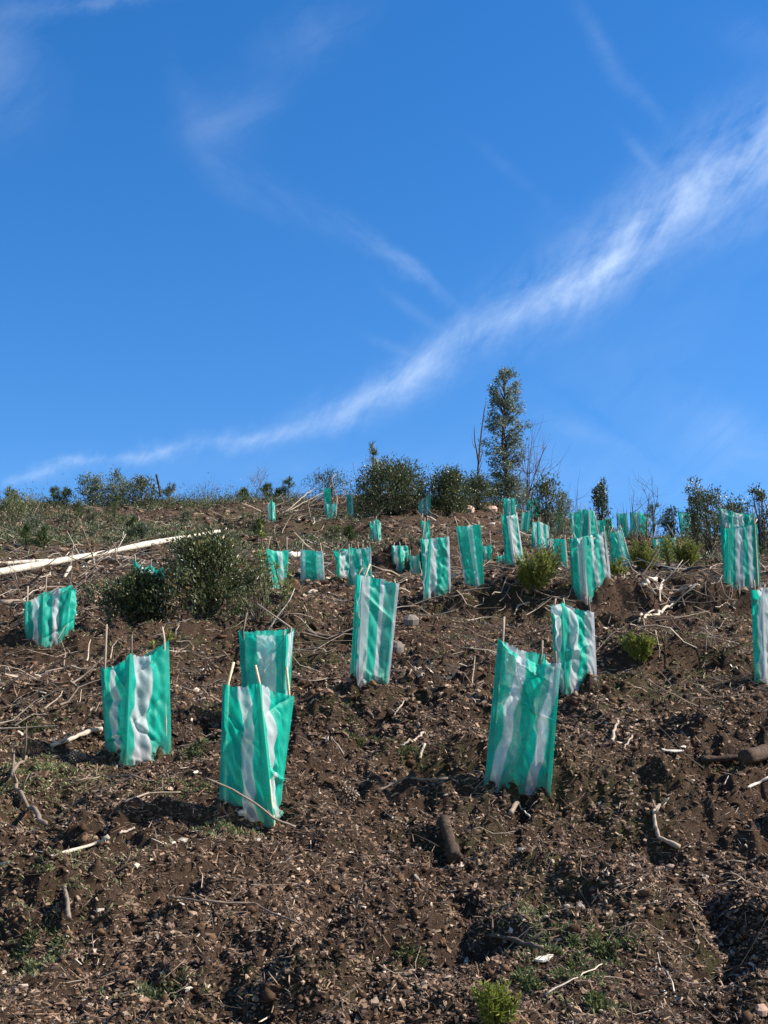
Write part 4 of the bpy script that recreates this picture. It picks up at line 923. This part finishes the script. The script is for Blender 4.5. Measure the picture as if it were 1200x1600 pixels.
# ------------------------------------------------------------ logs, sticks, stones, cones
def stick(name, cat_, label, pts, r0, r1, tint=.7, lift=0.0, mat=None, seed=0, wob=.012, sides=8, twigs=0, rise=None, Yend=None, rigid=False):
    rg = np.random.RandomState(seed + 900)
    P = [hit(a, b) for a, b in pts]
    if Yend is not None: P = [at(a, b, Yend[0] + (Yend[1] - Yend[0]) * i / (len(pts) - 1)) for i, (a, b) in enumerate(pts)]
    P = np.array(P); P[:, 2] += lift if Yend is None else 0
    if rise is not None: P[:, 2] += np.array(rise)
    k = max(8, 4 * len(P)); t = np.linspace(0, len(P) - 1, k); Q = np.stack([np.interp(t, np.arange(len(P)), P[:, c]) for c in range(3)], 1)
    ln = np.linalg.norm(P[-1] - P[0]); Q[1:-1] += rg.randn(k - 2, 3) * wob * ln * np.array([.5, .5, .4]); 
    if rigid:
        Q = P[0] + (P[-1] - P[0]) * np.linspace(0, 1, k)[:, None] + rg.randn(k, 3) * ln * .004
    elif Yend is None: Q[:, 2] = np.maximum(Q[:, 2], H(Q[:, 0], Q[:, 1]) + r0 * .3)
    O = Q[0].copy(); tb = Tubes(); rad = np.linspace(r0, r1, k) * (1 + .12 * rg.randn(k)); tb.add(Q - O, rad, sides, tint)
    for j in range(twigs):
        i = rg.randint(1, k - 1); d = np.array([rg.randn(), rg.randn() * .5, .4 + rg.rand()]); d /= np.linalg.norm(d)
        l_ = ln * (.08 + .12 * rg.rand()); tb.add([Q[i] - O, Q[i] - O + d * l_ * .5, Q[i] - O + d * l_ + rg.randn(3) * .05 * l_], [r1 * .7, r1 * .5, r1 * .25], 5, tint)
    o = tb.build(name, mat or M_branch); o.location = O
    return tag(o, label, cat_)
pl = hit(0, 905); pr = hit(342, 842)
stick('fallen_log', 'log', 'long pale peeled log slanting across the slope at the upper left', [(-60, 905), (342, 830)], .040, .040, .64, mat=M_log, seed=1, wob=.0006, sides=14, Yend=(hit(-60, 925)[1], hit(342, 846)[1]))
stick('fallen_log', 'log', 'shorter pale log end beside the long one at the left border', [(-50, 884), (75, 876)], .030, .026, .6, mat=M_log, seed=2, wob=.003, sides=12, Yend=(hit(-50, 888)[1], hit(75, 880)[1]))
stick('branch', 'branch', 'dead pole lying parallel below the long pale log', [(0, 944), (60, 947), (160, 940)], .028, .022, .55, .01, seed=3, wob=.01)
stick('branch', 'branch', 'pale forked branch under the middle of the long pale log', [(100, 905), (140, 880), (200, 875)], .02, .012, .9, .02, seed=4, twigs=4)
stick('branch', 'branch', 'grey branch slanting down from the pale log to the big bush', [(128, 868), (150, 892), (168, 903)], .02, .014, .5, .04, seed=5, twigs=3)
stick('branch', 'branch', 'dead branch standing out of the brush behind the left border shelter', [(20, 975), (60, 955), (130, 915)], .012, .007, .35, .06, seed=6, twigs=4)
stick('branch', 'branch', 'straight bleached pole lying level on the ridge right of the heap', [(436, 803), (480, 799), (512, 797)], .022, .018, .8, .03, seed=7, wob=.005)
stick('branch', 'branch', 'light branch rising steeply to the right out of the ridge heap', [(445, 800), (470, 780), (492, 762)], .016, .010, .7, 0, seed=8, Yend=(37, 39))
stick('branch', 'branch', 'second light branch beside the steep one in the ridge heap', [(452, 798), (475, 785), (505, 770)], .015, .008, .7, 0, seed=9, Yend=(36.8, 38))
stick('log_end', 'log', 'white split log end on the left of the bright shelter by the big bush', [(452, 872), (472, 868)], .045, .04, .9, .03, seed=10, mat=M_log)
stick('log', 'log', 'short brown log pointing away in the bare soil at lower centre', [(712, 1352), (700, 1322), (693, 1290)], .024, .019, .30, .02, seed=11, sides=12, mat=M_barklog, rigid=True)
stick('log', 'log', 'dark weathered log lying at the right border below the pit', [(1095, 1196), (1140, 1196), (1185, 1190)], .016, .014, .35, .016, seed=12, sides=10, mat=M_barklog, rigid=True)
stick('log', 'log', 'thick bark-covered log end entering at the right border', [(1165, 1195), (1215, 1182)], .030, .032, .35, .022, seed=13, sides=12, mat=M_barklog, rigid=True)
stick('stick', 'stick', 'long pale stick slanting up from the left border in the foreground', [(-10, 1360), (80, 1344), (150, 1325), (170, 1312)], .0055, .008, .85, .01, seed=14, wob=.006)
stick('stick', 'stick', 'pale broken stick end in line with the long pale stick', [(186, 1307), (198, 1304), (210, 1298)], .0052, .004, .75, .01, seed=15)
stick('stick', 'stick', 'thin stick leaning across the foot of the tall front left shelter', [(322, 1216), (360, 1232), (400, 1256), (430, 1280), (462, 1292)], .0032, .005, .6, 0, seed=16, wob=.004, Yend=(hit(392, 1288)[1] - .14, hit(462, 1294)[1] - .06), twigs=1)
stick('stick', 'stick', 'pale crooked branch lying left of the wide front left shelter', [(80, 1172), (112, 1162), (140, 1150), (160, 1148)], .009, .012, .85, .02, seed=17, twigs=2)
stick('stick', 'stick', 'thin arched twig below the wide front left shelter', [(118, 1232), (160, 1225), (205, 1226), (240, 1232)], .0035, .003, .5, .03, seed=18)
stick('stick', 'stick', 'forked thin twig left of the tall front left shelter', [(195, 1262), (230, 1248), (282, 1246)], .004, .0025, .65, .02, seed=19, twigs=4)
stick('root', 'root', 'crooked pale root curling over the soil at the right', [(1040, 1264), (1022, 1276), (1024, 1300), (1030, 1318), (1062, 1334)], .006, .009, .7, .02, seed=20, twigs=3)
stick('root', 'root', 'dark exposed root arching at the left border of the foreground', [(40, 1195), (22, 1215), (22, 1240), (45, 1275), (70, 1300)], .007, .010, .45, .03, seed=21, twigs=5)
stick('stick', 'stick', 'short reddish stick standing in a hollow at the lower left', [(100, 1402), (105, 1430), (106, 1452)], .006, .009, .45, .03, seed=22)
stick('stick', 'stick', 'stubby brown stick propped before the largest shelter', [(798, 1282), (806, 1268), (810, 1262)], .010, .009, .5, .015, seed=23)
stick('stick', 'stick', 'thin white stick beside the stubby brown one before the largest shelter', [(808, 1264), (818, 1274), (828, 1284)], .0035, .0035, .98, .015, seed=24)
stick('stick', 'stick', 'curved grey stick standing on edge right of the largest shelter', [(966, 1133), (959, 1150), (958, 1166)], .007, .006, .7, .02, seed=25)
stick('stick', 'stick', 'second thinner stick just right of the curved grey one', [(988, 1154), (982, 1165), (974, 1175)], .0045, .004, .65, .01, seed=26)
stick('stick', 'stick', 'small pale stick upright in the soil left of the largest shelter', [(664, 1172), (658, 1184), (656, 1196)], .006, .007, .85, .02, seed=27)
stick('stick', 'stick', 'flat pale stick lying left of the small upright one', [(625, 1170), (645, 1162), (662, 1150)], .004, .006, .75, .01, seed=28)
stick('stick', 'stick', 'curved twig on the slope below the leaning middle shelter', [(638, 1060), (645, 1050), (658, 1046)], .005, .004, .8, .01, seed=29)
stick('root', 'root', 'forked pale root on the bare slope below the leaning middle shelter', [(615, 1126), (625, 1112), (632, 1100)], .004, .003, .75, .02, seed=30, twigs=4)
stick('branch', 'branch', 'dark branch slanting up before the tall flat shelter', [(1142, 948), (1160, 925), (1180, 902)], .022, .012, .12, .0, seed=31, Yend=(hit(1142, 950)[1], hit(1142, 950)[1] + .3), twigs=2)
stick('branch', 'branch', 'black bent branch standing under the lime seedlings', [(1002, 902), (1014, 884), (1030, 858)], .014, .008, .1, 0, seed=32, Yend=(hit(1002, 903)[1], hit(1002, 903)[1] + .3), twigs=1)
stick('branch', 'branch', 'bleached curved branch on the soil below the lime seedlings', [(1004, 920), (1014, 913), (1026, 911)], .020, .016, .95, .02, seed=33)
stick('branch', 'branch', 'forked bone-pale branch right of the curved one below the lime seedlings', [(1018, 928), (1034, 922), (1036, 910)], .014, .012, .95, .02, seed=34, twigs=1)
stick('branch', 'branch', 'pale root-like branch stretching left above the dark pit', [(998, 976), (1015, 968), (1035, 960), (1055, 948)], .010, .013, .85, .02, seed=35, twigs=2)
stick('branch', 'branch', 'long level bleached branch left of the tall flat shelter', [(1058, 930), (1075, 922), (1094, 918)], .016, .010, .85, .02, seed=36)
stick('branch', 'branch', 'curved pale twig on the bank left of the bright right-hand shelter', [(803, 966), (810, 952), (828, 946)], .008, .006, .85, .02, seed=37)
stick('stick', 'stick', 'thin white stick slanting at the right border beyond the log', [(1168, 1236), (1185, 1228), (1202, 1222)], .006, .006, .95, .01, seed=38)
stick('stick', 'stick', 'dry grass stalk lying diagonally over the weeds at the bottom', [(852, 1562), (900, 1535), (942, 1512)], .0022, .0018, .9, .01, seed=39)
stick('stick', 'stick', 'dark fallen stem left of the white bark flake at the bottom', [(765, 1470), (800, 1475), (848, 1492)], .006, .008, .3, .015, seed=40, twigs=2)
stick('stick', 'stick', 'thin twig bridging the shadowed pit at bottom centre', [(262, 1424), (320, 1430), (400, 1436), (470, 1468)], .004, .0028, .4, .04, seed=41, twigs=4)
stick('pole', 'pole', 'leaning black post on the ridge beside the spreading bush', [(251, 776), (248, 758), (244, 741)], .035, .03, .05, 0, seed=42, wob=.0, Yend=(40.5, 40.5))
stick('stick', 'stick', 'pale twig lying before the left corner of the largest shelter', [(590, 1242), (625, 1226), (700, 1222)], .005, .004, .5, .01, seed=43)
stick('branch', 'branch', 'dark half-buried branch in the bank above the tall front left shelter', [(478, 990), (500, 995), (530, 1000)], .016, .011, .3, .01, seed=44)

def flake(label, px, py, l, w, tint, yaw, seed, mat=None, name='bark_flake', cat_='bark', thick=.25, n=9):
    rg = np.random.RandomState(seed + 70); p = hit(px, py)
    k = n; a = np.linspace(0, 2 * np.pi, k, endpoint=False); r_ = .75 + .35 * rg.rand(k)
    ring = np.stack([np.cos(a) * r_ * l / 2, np.sin(a) * r_ * w / 2, (np.cos(a) ** 2) * l * .05], 1)
    c, s = math.cos(yaw), math.sin(yaw)
    lo = ring * np.array([.9, .9, 1]) ; hi = ring.copy(); lo[:, 2] -= w * thick; hi2 = ring * .55; hi2[:, 2] += w * thick * (.4 + .5 * rg.rand(k))
    V = np.concatenate([lo, hi, hi2, [[0, 0, w * thick * .9]], [[0, 0, -w * thick]]])
    Rm = np.array([[c, -s, 0], [s, c, 0], [0, .0, 1]]); V = V @ Rm.T; V[:, 2] += V[:, 1] * .32
    F = []
    for i in range(k):
        j = (i + 1) % k
        F += [(i, j, k + j, k + i), (k + i, k + j, 2 * k + j, 2 * k + i)]
    F = [tuple(f) for f in F] + [(2 * k + i, 2 * k + (i + 1) % k, 3 * k) for i in range(k)] + [((i + 1) % k, i, 3 * k + 1) for i in range(k)]
    me = bpy.data.meshes.new(name); me.from_pydata(V.tolist(), [], F)
    at_ = me.attributes.new('tint', 'FLOAT', 'POINT'); at_.data.foreach_set('value', np.full(len(V), tint * .85, np.float32))
    me.materials.append(mat or M_log); o = bpy.data.objects.new(name, me); COL.objects.link(o); o.location = p + np.array([0, 0, w * thick * .8])
    return tag(o, label, cat_)
flake('curled white bark flake lying on the soil at the right', 1052, 1176, .11, .035, .85, -.25, 1, thick=.12)
flake('small white bark curl touching the right end of the larger flake', 1068, 1172, .05, .03, .7, .9, 2, thick=.15)
flake('white splintered wood flake near the bottom right of centre', 850, 1500, .075, .028, 1.0, .7, 3)
flake('small whitish chip above the splintered flake', 898, 1456, .03, .02, .9, .1, 4)
flake('pale sliver of wood right of the wide front left shelter', 307, 1208, .055, .016, 1.0, 1.2, 5)
flake('pale tan wood chip at the foot of the tall front left shelter', 378, 1274, .05, .04, .5, .9, 6)
flake('yellowish bark chip in the soil below the tall front left shelter', 285, 1316, .04, .03, .5, .3, 7)
SN = dict(mat=M_rock, name='stone', cat_='stone')
flake('orange stone at the foot of the lime seedling clump', 826, 927, .12, .09, .8, .3, 11, thick=.4, **SN)
flake('white stone in the shrubs left of the tree', 734, 800, .34, .28, 1.0, .1, 12, thick=.4, **SN)
flake('pale stone under the foot of the tall tree', 770, 800, .4, .26, 1.0, .4, 13, thick=.4, **SN)
flake('pale flat stone right of the crooked root', 1049, 1357, .035, .025, .7, .2, 14, thick=.3, **SN)
flake('tan stone half buried at the bottom right corner', 1190, 1588, .04, .035, .75, .5, 15, thick=.4, **SN)
flake('white rock at the upper left border among scrub', 30, 822, .4, .2, 1.0, 1.1, 16, thick=.3, **SN)
flake('dark grey boulder on the slope right of the leaning middle shelter', 642, 976, .13, .09, .3, .1, 17, thick=.5, **SN)
flake('brown boulder beside the right foot of the leaning middle shelter', 622, 1018, .1, .08, .2, .4, 18, thick=.5, **SN)
flake('pale stone on the soil right of the lime clump under the shelter crowd', 898, 866, .3, .1, .95, .2, 19, thick=.3, **SN)
flake('white stone on the ridge between the pale bushes', 176, 777, .3, .22, 1.0, .2, 20, thick=.4, **SN)

def cone(label, px, py, s, yaw, seed):
    rg = np.random.RandomState(seed); p = hit(px, py); V = []; F = []; T = []; n = 0
    c, sn = math.cos(yaw), math.sin(yaw)
    for i in range(85):
        t = i / 85; th = i * 2.39996; r_ = math.sin(math.pi * (.08 + .86 * t) ** .8) * s * .42
        ax = (t - .5) * s * 1.25; d = np.array([ax, math.cos(th) * r_, math.sin(th) * r_]); o = np.array([.35, math.cos(th), math.sin(th)]); sd_ = np.cross(o, [1, 0, 0]); sd_ /= np.linalg.norm(sd_)
        w = s * .13; q = [d * .5, d + sd_ * w * .5, d + o * s * .10, d - sd_ * w * .5, d + o * s * .03 + np.array([-w * .5, 0, 0])]
        V += q; F += [(n, n + 1, n + 2), (n, n + 2, n + 3), (n + 1, n + 4, n + 2), (n + 4, n + 3, n + 2), (n, n + 4, n + 1), (n, n + 3, n + 4)]; T += [.3, .7, 1, .7, .5]; n += 5
    V = np.array(V) @ np.array([[c, -sn, 0], [sn, c, 0], [0, 0, 1]]).T
    me = bpy.data.meshes.new('pine_cone'); me.from_pydata(V.tolist(), [], F)
    a = me.attributes.new('tint', 'FLOAT', 'POINT'); a.data.foreach_set('value', np.array(T, np.float32) * (.8 + .2 * rg.rand(len(T))).astype(np.float32)); me.materials.append(M_cone)
    o = bpy.data.objects.new('pine_cone', me); COL.objects.link(o); o.location = p + np.array([0, 0, s * .36]); tag(o, label, 'pine cone', 'fallen pine cones')
cone('fallen pine cone left of the largest shelter in open soil', 545, 1254, .075, 1.1, 1)
cone('pale weathered pine cone left of the foot of the wide front left shelter', 120, 1192, .06, .2, 2)
cone('dark pine cone in the soil at centre, below the leaning middle shelter', 455, 1000, .10, .5, 3)
